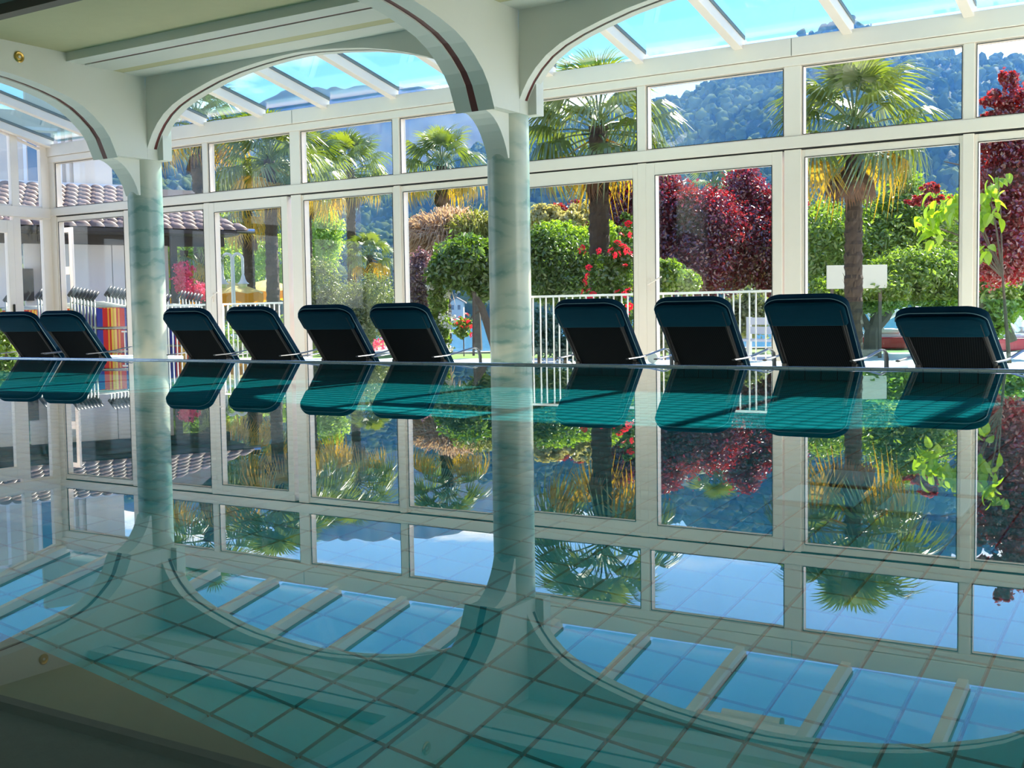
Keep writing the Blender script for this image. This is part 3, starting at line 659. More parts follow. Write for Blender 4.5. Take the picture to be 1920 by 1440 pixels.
def smooth_noise(n, m_, per, seed):
    r = np.random.default_rng(seed); out = np.zeros((n, m_)); amp = 1.0
    for o_ in range(4):
        k = max(2, int(n / per * 2 ** o_) + 2); l = max(2, int(m_ / per * 2 ** o_) + 2)
        gq = r.random((k + 1, l + 1)); x = np.linspace(0, k - 1e-4, n); y = np.linspace(0, l - 1e-4, m_)
        xi, yi = x.astype(int), y.astype(int); fx = (x - xi)[:, None]; fy = (y - yi)[None]
        fx = fx * fx * (3 - 2 * fx); fy = fy * fy * (3 - 2 * fy)
        a = gq[xi][:, yi]; b_ = gq[xi + 1][:, yi]; c = gq[xi][:, yi + 1]; d = gq[xi + 1][:, yi + 1]
        out += amp * ((a * (1 - fx) + b_ * fx) * (1 - fy) + (c * (1 - fx) + d * fx) * fy); amp *= .5
    return out / 1.9
def hill(name, mat, prof, u_range, d0, d1, du, dv, crown, csize, base=-1.3, seed=1, back=60, pw=1.0, rough=0.0, lower=0.0):
    """wooded ridge; prof = (pixel column, ridge height in lens units) sampled along the lateral angle, built between d0 and d1 metres"""
    xs_ = np.array([q[0] for q in prof]); hs = np.array([q[1] for q in prof])
    n = int((u_range[1] - u_range[0]) / du); vv = np.concatenate([np.arange(d0, d1, dv), d1 + np.linspace(0, back, 10)]); m_ = len(vv)
    ang = np.linspace(u_range[0], u_range[1], n)              # lateral offset at d1
    px = 960 + CF * ang / d1
    hs = hs - lower
    H = np.interp(px, xs_, hs) / CF * d1                        # ridge height above the eye at d1
    tt = np.clip((vv - d0) / (d1 - d0), 0, 1) ** pw
    fall = np.where(vv > d1, 1 - ((vv - d1) / back) ** 2 * .5, 1)
    Z = base + (H[:, None] + .42 - base) * tt[None] * fall[None]
    if rough: Z = Z + (smooth_noise(n, m_, 60 / du, seed + 5) - .5) * rough * np.sin(np.clip(tt, 0, 1) * PI)[None]
    cr = worley(n, m_, csize / du, seed); cr2 = worley(n, m_, csize / du * .45, seed + 9)
    cr3 = worley(n, m_, max(1.6, csize / du * .2), seed + 19)
    Z = Z + crown * (cr + .45 * cr2 + .22 * cr3 - .7) * np.clip(tt * 12, 0, 1)[None]
    U = ang[:, None] * (vv[None] / d1)
    P = np.stack([R2[0] * U + F2[0] * vv[None], R2[1] * U + F2[1] * vv[None], Z], -1).reshape(-1, 3)
    i = np.arange(n - 1)[:, None] * m_ + np.arange(m_ - 1)[None]; i = i.ravel()
    Fc = np.stack([i, i + m_, i + m_ + 1, i + 1], 1)
    o = inst(name, fast_mesh(name, P, Fc, mat, True)); o['_n'] = 0; hill.last = (P, n, m_, px, tt); return o
M['forest'] = pmat('forest_canopy', (.045, .075, .018), .9, var=.0, col2=(.015, .035, .010), vscale=.12, bump=.6, bscale=1.2)
M['forest'].node_tree.nodes['Bump'].inputs['Distance'].default_value = .8
M['farforest'] = pmat('far_forest', (.012, .028, .018), .9, var=.3, vscale=.02)
farp = [(-900, 300), (-300, 300), (0, 330), (300, 360), (500, 388), (570, 416), (700, 415), (800, 412), (860, 403), (1000, 371), (1200, 330), (1500, 300), (2600, 260)]
h1 = hill('hill', M['farforest'], farp, (-600, 380), 575, 830, 3.2, 6, 3.0, 11, seed=3, back=120); struct(h1, 'smooth hazy blue mountain beyond the wooded hills, left', 'mountain')
nearp = [(-900, 320), (0, 335), (330, 335), (440, 285), (600, 227), (730, 236), (800, 250), (900, 290), (1000, 325), (1100, 352), (1200, 375), (1260, 378), (1300, 388), (1340, 404), (1400, 425), (1450, 450), (1500, 485), (1560, 512), (1600, 517), (1640, 500), (1680, 470), (1725, 462), (1800, 456), (1850, 453), (1900, 446), (2100, 430), (2600, 380)]
h2 = hill('hill', M['forest'], nearp, (-470, 420), 315, 560, 1.05, 1.35, 5.2, 8.5, seed=5, rough=38, pw=.9, lower=11); struct(h2, 'steep wooded hill across the lake with sunlit tree crowns', 'hill')
# tree crowns standing on the near hill
import bmesh
bmi = bmesh.new(); bmesh.ops.create_icosphere(bmi, subdivisions=2, radius=1); IV = np.array([v.co[:] for v in bmi.verts]); IF = np.array([[v.index for v in f.verts] for f in bmi.faces]); bmi.free()
P_, n_, m2, px_, tt_ = hill.last
rr_ = np.random.default_rng(21); NC = 8500
ci = rr_.choice(np.where((px_ > -120) & (px_ < 2060))[0], NC); cj = (rr_.random(NC) ** .85 * (np.sum(tt_ < 1) + 1)).astype(int)
cc = P_.reshape(n_, m2, 3)[ci, cj] + rr_.normal(size=(NC, 3)) * [.5, .5, .2]
rad = (1.3 + 1.9 * rr_.random(NC) ** 1.5)
wob = 1 + .22 * rr_.normal(size=(NC, len(IV))).clip(-1.3, 1.3)
VV = cc[:, None] + IV[None] * wob[..., None] * rad[:, None, None] * np.array([1, 1, 1.15])
M['crowns'] = leafmat('forest_crowns', (.035, .065, .014), (.15, .19, .06), .2, .0, tcol=(1.2, 1.2, .6))
o = inst('tree_crowns', fast_mesh('tree_crowns', VV.reshape(-1, 3), (IF[None] + np.arange(NC)[:, None, None] * len(IV)).reshape(-1, 3), M['crowns'], True), h2); o['kind'] = 'stuff'
# ruined tower and mast on the ridge
tp = at(1582, 66, 556); tw_ = empty('tower', tuple(tp + np.array([0, 0, -3]))); tag(tw_, 'small ruined stone tower on the top of the wooded hill', 'tower')
q = MB()
for (a, b, z) in ((-2.6, -1.0, 6), (-1.0, .6, 10.5), (.6, 1.6, 13.5), (1.6, 2.6, 8)): q.box(a, b, -2, 2, 0, z)
q.build('wall', M['stone'], tw_)
MB().box(-.4, .4, -2.05, -1.9, 4, 6).build('window', M['black'], tw_)
tp = at(1633, 72, 556); ms = MB().tube([(0, 0, 0), (0, 0, 9)], .35, 8).box(-.9, .9, -.2, .2, 6.5, 7.2).build('mast', M['stone'], loc=tuple(tp + np.array([0, 0, -2]))); tag(ms, 'thin mast on the hill crest right of the ruined tower', 'mast')
# far shore houses
M['farwall'] = pmat('pale_house_wall', (.5, .5, .48), .8, var=.05); M['farroof'] = pmat('grey_brown_roof', (.30, .22, .17), .8, var=.2); M['dglass'] = pmat('dark_window_glass', (.03, .06, .09), .15)
def far_house(px, py, dep, wid, hgt, label, rz_=.55):
    p_ = at(px, py, dep); e = empty('house', (p_[0], p_[1], -1.2), rz_); tag(e, label, 'house', 'houses on the far lake shore')
    zb = p_[2] + 1.2
    MB().box(-wid / 2, wid / 2, -3, 3, 0, zb + hgt).prism([(-wid / 2, zb + hgt), (wid / 2, zb + hgt), (0, zb + hgt + wid * .28)], lambda u, v, t_: (u, t_, v), -3, 3).build('wall', M['farwall'], e)
    k = MB()
    for s in (-1, 1): k.prism([(0, zb + hgt + wid * .28 + .1), (s * (wid / 2 + .6), zb + hgt - .3), (s * (wid / 2 + .6), zb + hgt), (0, zb + hgt + wid * .28 + .4)], lambda u, v, t_: (u, t_, v), -3.5, 3.5)
    k.build('roof', M['farroof'], e)
    for s in (-.26, .2):
        MB().box(s * wid - .35, s * wid + .35, -3.08, -2.95, zb + hgt * .35, zb + hgt * .75).build('window', M['dglass'], e)
far_house(857, 588, 300, 3.6, 2.9, 'pale gabled house on the far shore behind the red standard rose')
far_house(916, 592, 335, 5.5, 1.6, 'low flat house on the far shore behind the thin stake')
far_house(756, 588, 300, 4.5, 2.0, 'white house on the far shore right of the olive bush')
far_house(1880, 575, 310, 4.0, 1.2, 'low white boathouse on the far shore at the right edge')

# haze over the lake valley
m, t = newmat('valley_haze')
vs_ = nd(t, 'ShaderNodeVolumeScatter'); vs_.inputs['Color'].default_value = (.09, .34, 1.0, 1); vs_.inputs['Density'].default_value = HAZE; vs_.inputs['Anisotropy'].default_value = .35
oo = nd(t, 'ShaderNodeOutputMaterial'); t.links.new(vs_.outputs[0], oo.inputs['Volume'])
hz = MB().box(-1000, 800, 120, 1000, -2, 185).build('haze', m); hz['kind'] = 'stuff'; tag(hz, 'thin blue morning haze over the lake valley', 'haze')
# ================================================================== GARDEN PLANTS
def leaf_cloud(P, Nn, L_, W_, r):
    """one folded diamond leaf per point: P centres, Nn facing, L_ length, W_ width"""
    n = len(P); a = r.normal(size=(n, 3)); a -= (a * Nn).sum(1)[:, None] * Nn; a /= np.linalg.norm(a, axis=1)[:, None]
    b = np.cross(Nn, a); L_ = L_[:, None]; W_ = W_[:, None]
    V = np.stack([P - a * L_ * .5, P + b * W_ * .5 + Nn * W_ * .15, P + a * L_ * .5 - Nn * L_ * .12, P - b * W_ * .5 + Nn * W_ * .15], 1).reshape(-1, 3)
    i = np.arange(n)[:, None] * 4
    return V, np.concatenate([i + np.array([[0, 1, 2]]), i + np.array([[0, 2, 3]])], 1).reshape(-1, 3)
def blob_points(blobs, n, r, clump=.5, shell=.45):
    """points in and near the skin of ellipsoids, gathered in clumps like twigs"""
    B = np.array(blobs); area_ = (B[:, 3] * B[:, 4] + B[:, 4] * B[:, 5] + B[:, 3] * B[:, 5]); pr = area_ / area_.sum()
    k = max(20, n // 22); ib = r.choice(len(B), k, p=pr); d = r.normal(size=(k, 3)); d /= np.linalg.norm(d, axis=1)[:, None]
    rad = 1 - shell * r.random(k) ** 1.6; c = B[ib, :3] + d * rad[:, None] * B[ib, 3:]
    j = r.integers(0, k, n); size = B[ib[j], 3:].min(1)
    P = c[j] + r.normal(size=(n, 3)) * (size * .17 * (.6 + clump))[:, None]
    Nn = d[j] * .8 + r.normal(size=(n, 3)) * .75; Nn[:, 2] += .25; Nn /= np.linalg.norm(Nn, axis=1)[:, None]
    return P, Nn
def pb(px, py, dep, rx, ry, rd=None):
    """ellipsoid given by where it is seen and how large it looks; depth radius like the width"""
    p_ = at(px, py, dep); s = dep / CF
    return (p_[0], p_[1], p_[2], rx * s, (rd or rx) * s, ry * s)
def bush(name, blobs, n, mat, L_, W_, label, cat, group=None, trunk=None, seed=0, bark=None, extra=None):
    r = np.random.default_rng(seed + 100)
    B = np.array(blobs); c = B[:, :3].mean(0); e = empty(name, (c[0], c[1], FZ)); tag(e, label, cat, group)
    P, Nn = blob_points(blobs, n, r); P = P - np.array([c[0], c[1], FZ]); P = P[P[:, 2] > .02]; Nn = Nn[:len(P)]
    sz = (.7 + .6 * r.random(len(P)))
    V, Fc = leaf_cloud(P, Nn, L_ * sz, W_ * sz, r)
    o = inst('foliage', fast_mesh('foliage', V, Fc, mat), e); o['kind'] = 'stuff'
    if trunk is None: trunk = [([(b_[0], b_[1], FZ), (b_[0], b_[1], b_[2])], [.03, .015]) for b_ in B[:3]]
    if trunk is not None:
        q = MB()
        for pts, rr in trunk:
            q.tube([tuple(np.array(p_) - np.array([c[0], c[1], FZ])) for p_ in pts], rr, 8)
        q.build('trunk', bark or M['bark'], e, smooth=True)
    return e, np.array([c[0], c[1], FZ]), r
M['bark'] = pmat('grey_brown_bark', (.20, .165, .12), .9, var=.5, vscale=9, bump=.8, bscale=30)
M['palmbark'] = pmat('fibrous_palm_trunk', (.030, .019, .013), .95, col2=(.10, .072, .045), vscale=7, bump=1.0, bscale=26, stretch=(1, 1, .5))
M['laurel'] = leafmat('laurel_leaves', (.13, .24, .03), (.28, .38, .06), .45, .10)
M['darkgreen'] = leafmat('dark_green_leaves', (.07, .15, .02), (.17, .27, .04), .42, .10)
M['lime'] = leafmat('lime_leaves', (.20, .34, .04), (.34, .44, .06), .55, .05)
M['paleacacia'] = leafmat('pale_acacia_leaves', (.24, .36, .08), (.36, .46, .14), .55, .04)
M['olive'] = leafmat('olive_leaves', (.13, .17, .08), (.25, .28, .14), .4, .08)
M['redleaf'] = leafmat('dark_plum_leaves', (.10, .010, .022), (.24, .025, .04), .5, .16, tcol=(2.2, .55, .5), rough=.3)
M['redleaf2'] = leafmat('red_plum_leaves', (.16, .015, .02), (.34, .04, .035), .55, .16, tcol=(2.0, .55, .4), rough=.3)
M['tamarisk'] = leafmat('beige_tamarisk_sprays', (.50, .36, .24), (.68, .52, .36), .4, .02, tcol=(1.3, 1.1, .8))
M['tamgreen'] = leafmat('olive_tamarisk_sprays', (.26, .27, .08), (.38, .36, .14), .4, .02)
M['variegated'] = leafmat('cream_variegated_leaves', (.62, .58, .38), (.45, .42, .12), .4, .08, tcol=(1.2, 1.15, .6))
M['purplegrey'] = leafmat('purple_grey_leaves', (.16, .09, .10), (.30, .20, .20), .4, .08, tcol=(1.3, .9, .9))
M['pinkflower'] = leafmat('pink_blossom', (.80, .06, .18), (.90, .25, .35), .45, .02, tcol=(1.2, .8, .8))
M['roseflower'] = leafmat('red_rose_petals', (.70, .02, .05), (.85, .06, .12), .45, .03, tcol=(1.4, .6, .6), island=False)
M['whiteflower'] = leafmat('white_blossom', (.85, .85, .72), (.92, .90, .85), .4, .02, tcol=(1, 1, .9))
M['bluegreen'] = leafmat('blue_green_leaves', (.05, .16, .13), (.10, .24, .18), .4, .10, tcol=(1, 1.4, 1))

# ---- palms
def frond_mesh(name, seed, mat, nl=30, R_=.52, pet=.62, droop=.22, spread=118, curl=.0):
    r = random.Random(seed); m = MB()
    m.tube([(0, 0, 0), (pet * .5, 0, .025), (pet, 0, 0)], [.016, .011, .008], 4)
    for k in range(nl):
        a = math.radians(-spread + 2 * spread * k / (nl - 1)) * (1 + .02 * r.uniform(-1, 1)); ln = R_ * (1 - .25 * abs(a) / math.radians(spread)) * r.uniform(.88, 1.06)
        d = Vector((math.cos(a), math.sin(a), 0)); s = Vector((-math.sin(a), math.cos(a), 0)); b = Vector((pet, 0, 0)); w_ = .019
        dz = lambda f: -droop * f ** 2.4 * r.uniform(.7, 1.3) + .06 * math.sin(f * PI)
        z1, z2, z3 = dz(.55), dz(.82), dz(1.0) * 1.25
        p0 = b + d * .03; p1 = b + d * ln * .55 + Vector((0, 0, z1)); p2 = b + d * ln * .82 + Vector((0, 0, z2)); p3 = b + d * ln + Vector((0, 0, z3))
        m.add([p0 - s * .006, p0 + s * .006, p1 - s * w_, p1 + s * w_ + Vector((0, 0, .008)), p2 - s * w_ * .6, p2 + s * w_ * .6, p3],
              [(0, 1, 3, 2), (2, 3, 5, 4), (4, 5, 6)])
    return m.mesh(name, mat)
M['frond'] = leafmat('palm_fronds', (.075, .13, .025), (.17, .23, .035), .45, .13, tcol=(1.9, 1.7, .4), island=False, rough=.33)
M['deadfrond'] = leafmat('dead_palm_fronds', (.13, .075, .045), (.24, .14, .08), .4, .02, tcol=(1.4, 1.0, .6), island=False)
M['yellowfrond'] = leafmat('yellowing_palm_fronds', (.40, .30, .03), (.55, .36, .04), .5, .05, tcol=(1.5, 1.2, .3), island=False)
FR = [frond_mesh('frond', 1, M['frond'], droop=.10), frond_mesh('frond', 2, M['frond'], droop=.26), frond_mesh('frond', 3, M['frond'], droop=.42, R_=.55)]
FY = frond_mesh('frond', 4, M['yellowfrond'], droop=.40); FD = frond_mesh('dead_frond', 5, M['deadfrond'], nl=14, droop=.06, spread=24, R_=.62, pet=.35)
def palm(px, py, dep, label, n=30, scale=1.0, rt=.17, seed=0, dead=9, yellow=3, lean=(0, 0), base=None):
    r = random.Random(seed + 40); top = at(px, py, dep); zb = FZ - .05
    e = empty('palm_tree', (top[0] - lean[0], top[1] - lean[1], zb)); tag(e, label, 'palm', 'fan palms in the garden')
    H = top[2] - zb
    prof = []; k = max(12, int(H / .06))
    m = MB(); vs = []; n_ = 14
    for i in range(k + 1):
        f = i / k
        for j in range(n_):
            rr = rt * (1.12 - .2 * f) * (1 + .06 * ((i % 3) - 1)) * r.uniform(.92, 1.08)
            an = 2 * PI * j / n_
            vs.append((lean[0] * f + rr * math.cos(an), lean[1] * f + rr * math.sin(an), H * f))
    fs = [(i * n_ + j, i * n_ + (j + 1) % n_, (i + 1) * n_ + (j + 1) % n_, (i + 1) * n_ + j) for i in range(k) for j in range(n_)] + [tuple(k * n_ + j for j in range(n_))]
    m.add(vs, fs)
    # old leaf bases stick out along the trunk
    for i in range(int(H * 26)):
        f = r.random(); an = r.uniform(0, 2 * PI); rr = rt * (1.1 - .2 * f); c, s = math.cos(an), math.sin(an); z = H * f; x0, y0 = lean[0] * f, lean[1] * f
        m.add([(x0 + rr * c - .02 * s, y0 + rr * s + .02 * c, z), (x0 + rr * c + .02 * s, y0 + rr * s - .02 * c, z), (x0 + (rr + .05) * c, y0 + (rr + .05) * s, z + .11)], [(0, 1, 2)])
    m.build('trunk', M['palmbark'], e, smooth=False)
    T = Vector((lean[0], lean[1], H))
    ga = 2.399963
    for i in range(n + dead):
        az = i * ga + r.uniform(-.25, .25); f = i / n
        if i < n:
            el = math.radians(82 - 118 * f ** .95 + r.uniform(-7, 7)); me = FR[0] if f < .33 else FR[1] if f < .7 else FR[2]
            if i >= n - yellow: me = FY
            sc_ = scale * r.uniform(.88, 1.1) * (.8 + .25 * min(1, f * 2.5)); nm = 'frond'; z = (.12 - .26 * f) * scale
        else:
            el = math.radians(r.uniform(-84, -62)); me = FD; sc_ = scale * r.uniform(.8, 1.05); nm = 'dead_frond'; z = -.2 * scale
        mw = Matrix.Translation(T + Vector((0, 0, z))) @ Matrix.Rotation(az, 4, 'Z') @ Matrix.Rotation(-el, 4, 'Y') @ Matrix.Rotation(r.uniform(-.35, .35), 4, 'X') @ Matrix.Translation((.05, 0, 0)) @ Matrix.Scale(sc_, 4)
        inst(nm, me, e, mw=mw)
    return e
palm(1601, 238, 18.6, 'tall fan palm in front of the white board, brown skirt of dead fronds', n=36, scale=1.18, rt=.135, seed=1, dead=14, yellow=4)
palm(1122, 238, 19.0, 'fan palm with thick trunk wrapped in red climbing roses', n=36, scale=1.22, rt=.165, seed=2, dead=3, yellow=4)
palm(656, 318, 37, 'slender fan palm rising behind the grey olive bush', n=34, scale=1.25, rt=.145, seed=3, dead=4, yellow=4)
palm(828, 312, 36, 'fan palm behind the beige tamarisk', n=30, scale=1.25, rt=.2, seed=4, dead=3, yellow=6)
palm(505, 300, 28, 'dense fan palm behind the two armed garden lamp, tallest of its clump', n=40, scale=1.22, rt=.15, seed=5, dead=8, yellow=5)
palm(463, 392, 33, 'low fan palm with bright yellow fronds behind the yellow parasols', n=32, scale=1.15, rt=.17, seed=6, dead=3, yellow=7)
palm(572, 325, 33, 'fan palm between the sliding door post and the slender palm', n=34, scale=1.3, rt=.15, seed=7, dead=6, yellow=5)
palm(367, 232, 29, 'fan palm with bare brown trunk beside the house roof', n=30, scale=1.15, rt=.14, seed=8, dead=4, yellow=6)
palm(547, 330, 30, 'fan palm with red brown trunk behind the sliding door post', n=26, scale=1.1, rt=.16, seed=9, dead=6, yellow=3)
palm(693, 478, 30, 'small bushy fan palm right of the slender trunk', n=30, scale=.58, rt=.09, seed=10, dead=2, yellow=4)
palm(345, 470, 27, 'small fan palm under the roof edge behind the pink blossoms', n=22, scale=.8, rt=.1, seed=11, dead=3, yellow=3)
palm(1338, 352, 27, 'small fan palm peeping out between the plum trees', n=18, scale=.7, rt=.1, seed=12, dead=0, yellow=2)

# ---- green trees and hedges, right
g_ = at(1640, 640, 22)
hd = 22.3
bush('laurel_tree', [pb(1555, 470, hd, 62, 75), pb(1640, 450, hd + .6, 75, 70), pb(1700, 420, hd + .8, 62, 75), pb(1690, 362, hd + 1, 38, 40), pb(1760, 430, hd + .4, 55, 60), pb(1540, 420, hd + .5, 40, 40)], 26000, M['laurel'], .105, .045,
     'tall laurel hedge behind the white board', 'hedge', seed=1, trunk=[([at(1640, 620, hd), at(1640, 520, hd), at(1660, 440, hd)], [.09, .07, .04])])
tp_ = [([at(1633, 668, 21), at(1634, 640, 21), at(1634, 626, 21), at(1638, 612, 21)], [.17, .14, .135, .12]), ([at(1637, 618, 21), at(1660, 594, 21), at(1680, 560, 21), at(1700, 535, 21)], [.12, .10, .08, .04]), ([at(1638, 616, 21), at(1645, 584, 21), at(1650, 535, 21)], [.11, .09, .05]), ([at(1632, 622, 21), at(1612, 585, 21), at(1590, 540, 21)], [.08, .06, .03])]
bush('clipped_tree', [pb(1560, 555, 20.9, 45, 36), pb(1640, 548, 20.6, 62, 34), pb(1705, 515, 21, 68, 42), pb(1765, 520, 21.2, 50, 50), pb(1770, 560, 21, 38, 24), pb(1585, 570, 20.8, 45, 18), pb(1720, 556, 20.9, 36, 16)], 20000, M['laurel'], .10, .045,
     'low spreading tree with forked grey trunk below the white board', 'tree', seed=2, trunk=tp_)
bush('hanging_tree', [pb(1865, 560, 19, 40, 40), pb(1855, 610, 19, 28, 26), pb(1905, 545, 19.3, 40, 45), pb(1835, 540, 19.2, 26, 40)], 6000, M['laurel'], .12, .05, 'hanging green shrub over the lake shore at the right edge', 'tree', seed=3,
     trunk=[([at(1900, 640, 19.2), at(1880, 590, 19.2), at(1870, 560, 19)], [.07, .05, .03])])
# white board
b0 = at(1606.5, 519, 20.0); u_ = (at(1663, 541, 20) - at(1550, 541, 20)); bw_ = np.linalg.norm(u_); bh = 44 * 20 / CF
bd = empty('notice_board', (b0[0], b0[1], FZ), math.atan2(u_[1], u_[0])); tag(bd, 'blank cream white board on posts half hidden by the palm trunk', 'board')
zc = b0[2] - FZ
MB().box(-bw_ / 2, bw_ / 2, -.02, .02, zc - bh / 2, zc + bh / 2).build('panel', pmat('cream_board', (.74, .74, .60), .6, var=.05), bd, bevel=.006)
for s in (-.4, .4): MB().box(s * bw_ - .025, s * bw_ + .025, .022, .07, 0, zc + bh * .3).build('post', M['bark'], bd)

# ---- plum trees
bush('plum_tree', [pb(1250, 420, 24, 60, 85), pb(1215, 470, 23.6, 55, 70), pb(1240, 360, 24.2, 36, 42), pb(1180, 410, 24.3, 40, 60), pb(1160, 360, 24.4, 22, 30)], 34000, M['redleaf'], .08, .042, 'broad dark red plum tree behind the rose palm', 'tree', 'dark red plum trees', seed=4, trunk=[([at(1230, 640, 24), at(1235, 450, 24)], [.1, .05])])
bush('plum_tree', [pb(1330, 440, 23.4, 58, 75), pb(1300, 495, 23, 60, 55), pb(1290, 400, 23.6, 35, 40)], 25000, M['redleaf'], .08, .042, 'middle plum tree, low round crown between the two taller ones', 'tree', 'dark red plum trees', seed=5, trunk=[([at(1320, 640, 23.3), at(1320, 450, 23.3)], [.1, .05])])
bush('plum_tree', [pb(1395, 385, 24.5, 40, 72), pb(1390, 470, 24, 60, 80), pb(1440, 430, 24.3, 38, 80), pb(1455, 500, 24, 40, 60)], 28000, M['redleaf'], .08, .042, 'tall columnar plum tree left of the wide post', 'tree', 'dark red plum trees', seed=6, trunk=[([at(1400, 640, 24), at(1400, 430, 24)], [.1, .05])])
bush('plum_tree', [pb(1503, 420, 25.5, 22, 50), pb(1513, 400, 25.5, 14, 24)], 2500, M['redleaf2'], .11, .055, 'narrow plum tree peeping out right of the wide post', 'tree', 'dark red plum trees', seed=7, trunk=[([at(1500, 640, 25.5), at(1503, 430, 25.5)], [.06, .03])])
# near plum at the right edge with spreading twigs
bl = [pb(1905, 300, 14, 48, 60), pb(1912, 200, 14, 30, 45), pb(1885, 400, 13.8, 45, 60), pb(1880, 480, 13.6, 52, 50), pb(1930, 380, 14, 60, 120), pb(1850, 330, 14, 30, 30), pb(1850, 450, 13.8, 28, 28), pb(1745, 352, 14.2, 22, 8), pb(1772, 374, 14.1, 16, 7), pb(1745, 180, 14, 22, 8), pb(1870, 185, 14, 28, 14), pb(1890, 150, 14, 16, 18), pb(1725, 375, 14.2, 30, 8), pb(1850, 265, 14, 25, 18)]
bl[9] = pb(1868, 215, 14, 24, 9)
bush('plum_tree', bl, 27000, M['redleaf2'], .062, .036, 'near red leaved plum tree with spreading twigs at the right edge', 'tree', 'dark red plum trees', seed=8,
     trunk=[([at(1975, 690, 14), at(1950, 450, 14), at(1930, 250, 14)], [.1, .07, .03]), ([at(1950, 450, 14), at(1870, 400, 14), at(1720, 372, 14.2)], [.04, .02, .008]), ([at(1940, 330, 14), at(1850, 320, 14), at(1770, 303, 14.2)], [.03, .015, .006])])
# large leaved lime green tree: leaves as single parts
e = empty('catalpa_tree', tuple(at(1815, 400, 12.9) * np.array([1, 1, 0]) + np.array([0, 0, FZ]))); tag(e, 'young tree with big lime green leaves before the red plum', 'tree')
r = random.Random(5)
big = MB(); N_ = 7
for k in range(N_):
    f = k / (N_ - 1); ww = .055 * math.sin(PI * min(1, .08 + f * .92)) ** .7 * (1 - .3 * f) if k < N_ - 1 else 0
    z = -.05 * f * f
    big.v += [(f * .15, -ww, z + ww * .35), (f * .15, 0, z), (f * .15, ww, z + ww * .35)]
for k in range(N_ - 1):
    i = k * 3; big.f += [(i, i + 1, i + 4, i + 3), (i + 1, i + 2, i + 5, i + 4)]; big.m += [0, 0]
M['catalpa'] = leafmat('big_lime_leaves', (.20, .36, .03), (.34, .48, .05), .55, .06, tcol=(1.7, 1.7, .45), island=False)
blm = big.mesh('leaf', M['catalpa'])
base = np.array(e.location); cl = [(1735, 420, 26, 22), (1760, 395, 24, 24), (1790, 375, 22, 26), (1810, 395, 24, 30), (1850, 350, 24, 22), (1858, 395, 20, 26), (1872, 330, 16, 14), (1850, 470, 14, 18), (1745, 445, 14, 12), (1725, 415, 12, 8)]
tr_ = MB()
for cx_, cy_, rx_, ry_ in cl:
    tr_.tube([tuple(at(1880, 520, 13) - base), tuple(at((cx_ + 1880) / 2, (cy_ + 470) / 2, 13) - base), tuple(at(cx_, cy_, 12.9) - base)], [.012, .008, .004], 5)
    for k in range(int(rx_ * ry_ / 34)):
        p_ = at(cx_ + r.gauss(0, .55) * rx_, cy_ + r.gauss(0, .55) * ry_, 12.9 + r.uniform(-.25, .25)) - base
        mw = Matrix.Translation(Vector(p_)) @ Matrix.Rotation(r.uniform(0, 2 * PI), 4, 'Z') @ Matrix.Rotation(r.uniform(.1, 1.2), 4, 'Y') @ Matrix.Rotation(r.uniform(-.6, .6), 4, 'X') @ Matrix.Scale(r.uniform(.75, 1.25), 4)
        inst('leaf', blm, e, mw=mw)
tr_.tube([(.42, 0.27, 0), tuple(at(1880, 520, 13) - base)], [.03, .013], 6)
tr_.build('trunk', M['bark'], e, smooth=True)

# ---- middle: roses on the palm, hedges behind the bar railing
def flowers(e, base, pts, size, mesh_mat, name='rose', seed=0):
    r = random.Random(seed); q = MB()
    for k in range(9):
        a = k * 2.4; t_ = .35 + .08 * k; rr = .2 + .09 * k
        c = Vector((rr * math.cos(a) * .5, rr * math.sin(a) * .5, .35 - .05 * k)); s = Vector((-math.sin(a), math.cos(a), 0)) * .3; o_ = Vector((math.cos(a), math.sin(a), 0)) * .38
        q.add([c - s, c + s, c + s * .8 + o_ + Vector((0, 0, .1)), c - s * .8 + o_ + Vector((0, 0, .1))], [(0, 1, 2, 3)])
    me = q.mesh(name, mesh_mat)
    for p_ in pts:
        mw = Matrix.Translation(Vector(np.array(p_) - base)) @ Matrix.Rotation(r.uniform(0, 6), 4, 'Z') @ Matrix.Rotation(r.uniform(.3, 1.5), 4, 'Y') @ Matrix.Scale(size * r.uniform(.75, 1.25), 4)
        inst(name, me, e, mw=mw)
dR = 18.6
e, base, r_ = bush('climbing_rose', [pb(1135, 540, dR, 28, 60), pb(1160, 520, dR, 26, 45), pb(1110, 500, dR + .2, 18, 25), pb(1170, 470, dR, 20, 35), pb(1150, 610, dR, 40, 45), pb(1175, 430, dR + .2, 14, 30)], 7000, M['darkgreen'], .08, .05, 'climbing rose with red flowers around the palm trunk', 'rose', seed=9, trunk=[([at(1150, 690, dR), at(1145, 520, dR)], [.03, .015])])
rp = [(1092, 464), (1098, 474), (1085, 470), (1122, 470), (1104, 502), (1095, 530), (1102, 518), (1160, 475), (1168, 462), (1176, 470), (1182, 440), (1178, 420), (1172, 498), (1152, 478), (1104, 545), (1112, 552), (1094, 548), (1108, 562), (1158, 548), (1170, 552), (1178, 545), (1150, 565), (1165, 582), (1176, 590), (1180, 575), (1172, 600), (1146, 470), (1185, 478), (1158, 455), (1165, 440), (1118, 580), (1150, 590)]
flowers(e, base, [at(a, b, dR - .45) for a, b in rp], .075, M['roseflower'], 'rose', 3)
bush('shrub', [pb(1035, 490, 21, 50, 55), pb(1090, 500, 21.2, 45, 50), pb(1060, 540, 21, 70, 30), pb(1010, 470, 21, 30, 45)], 17000, M['darkgreen'], .09, .04, 'dense green shrub right of the middle column', 'bush', seed=10, trunk=[([at(1080, 640, 21), at(1085, 570, 21), at(1060, 520, 21)], [.06, .05, .03]), ([at(1060, 590, 21), at(1110, 560, 21)], [.03, .02])])
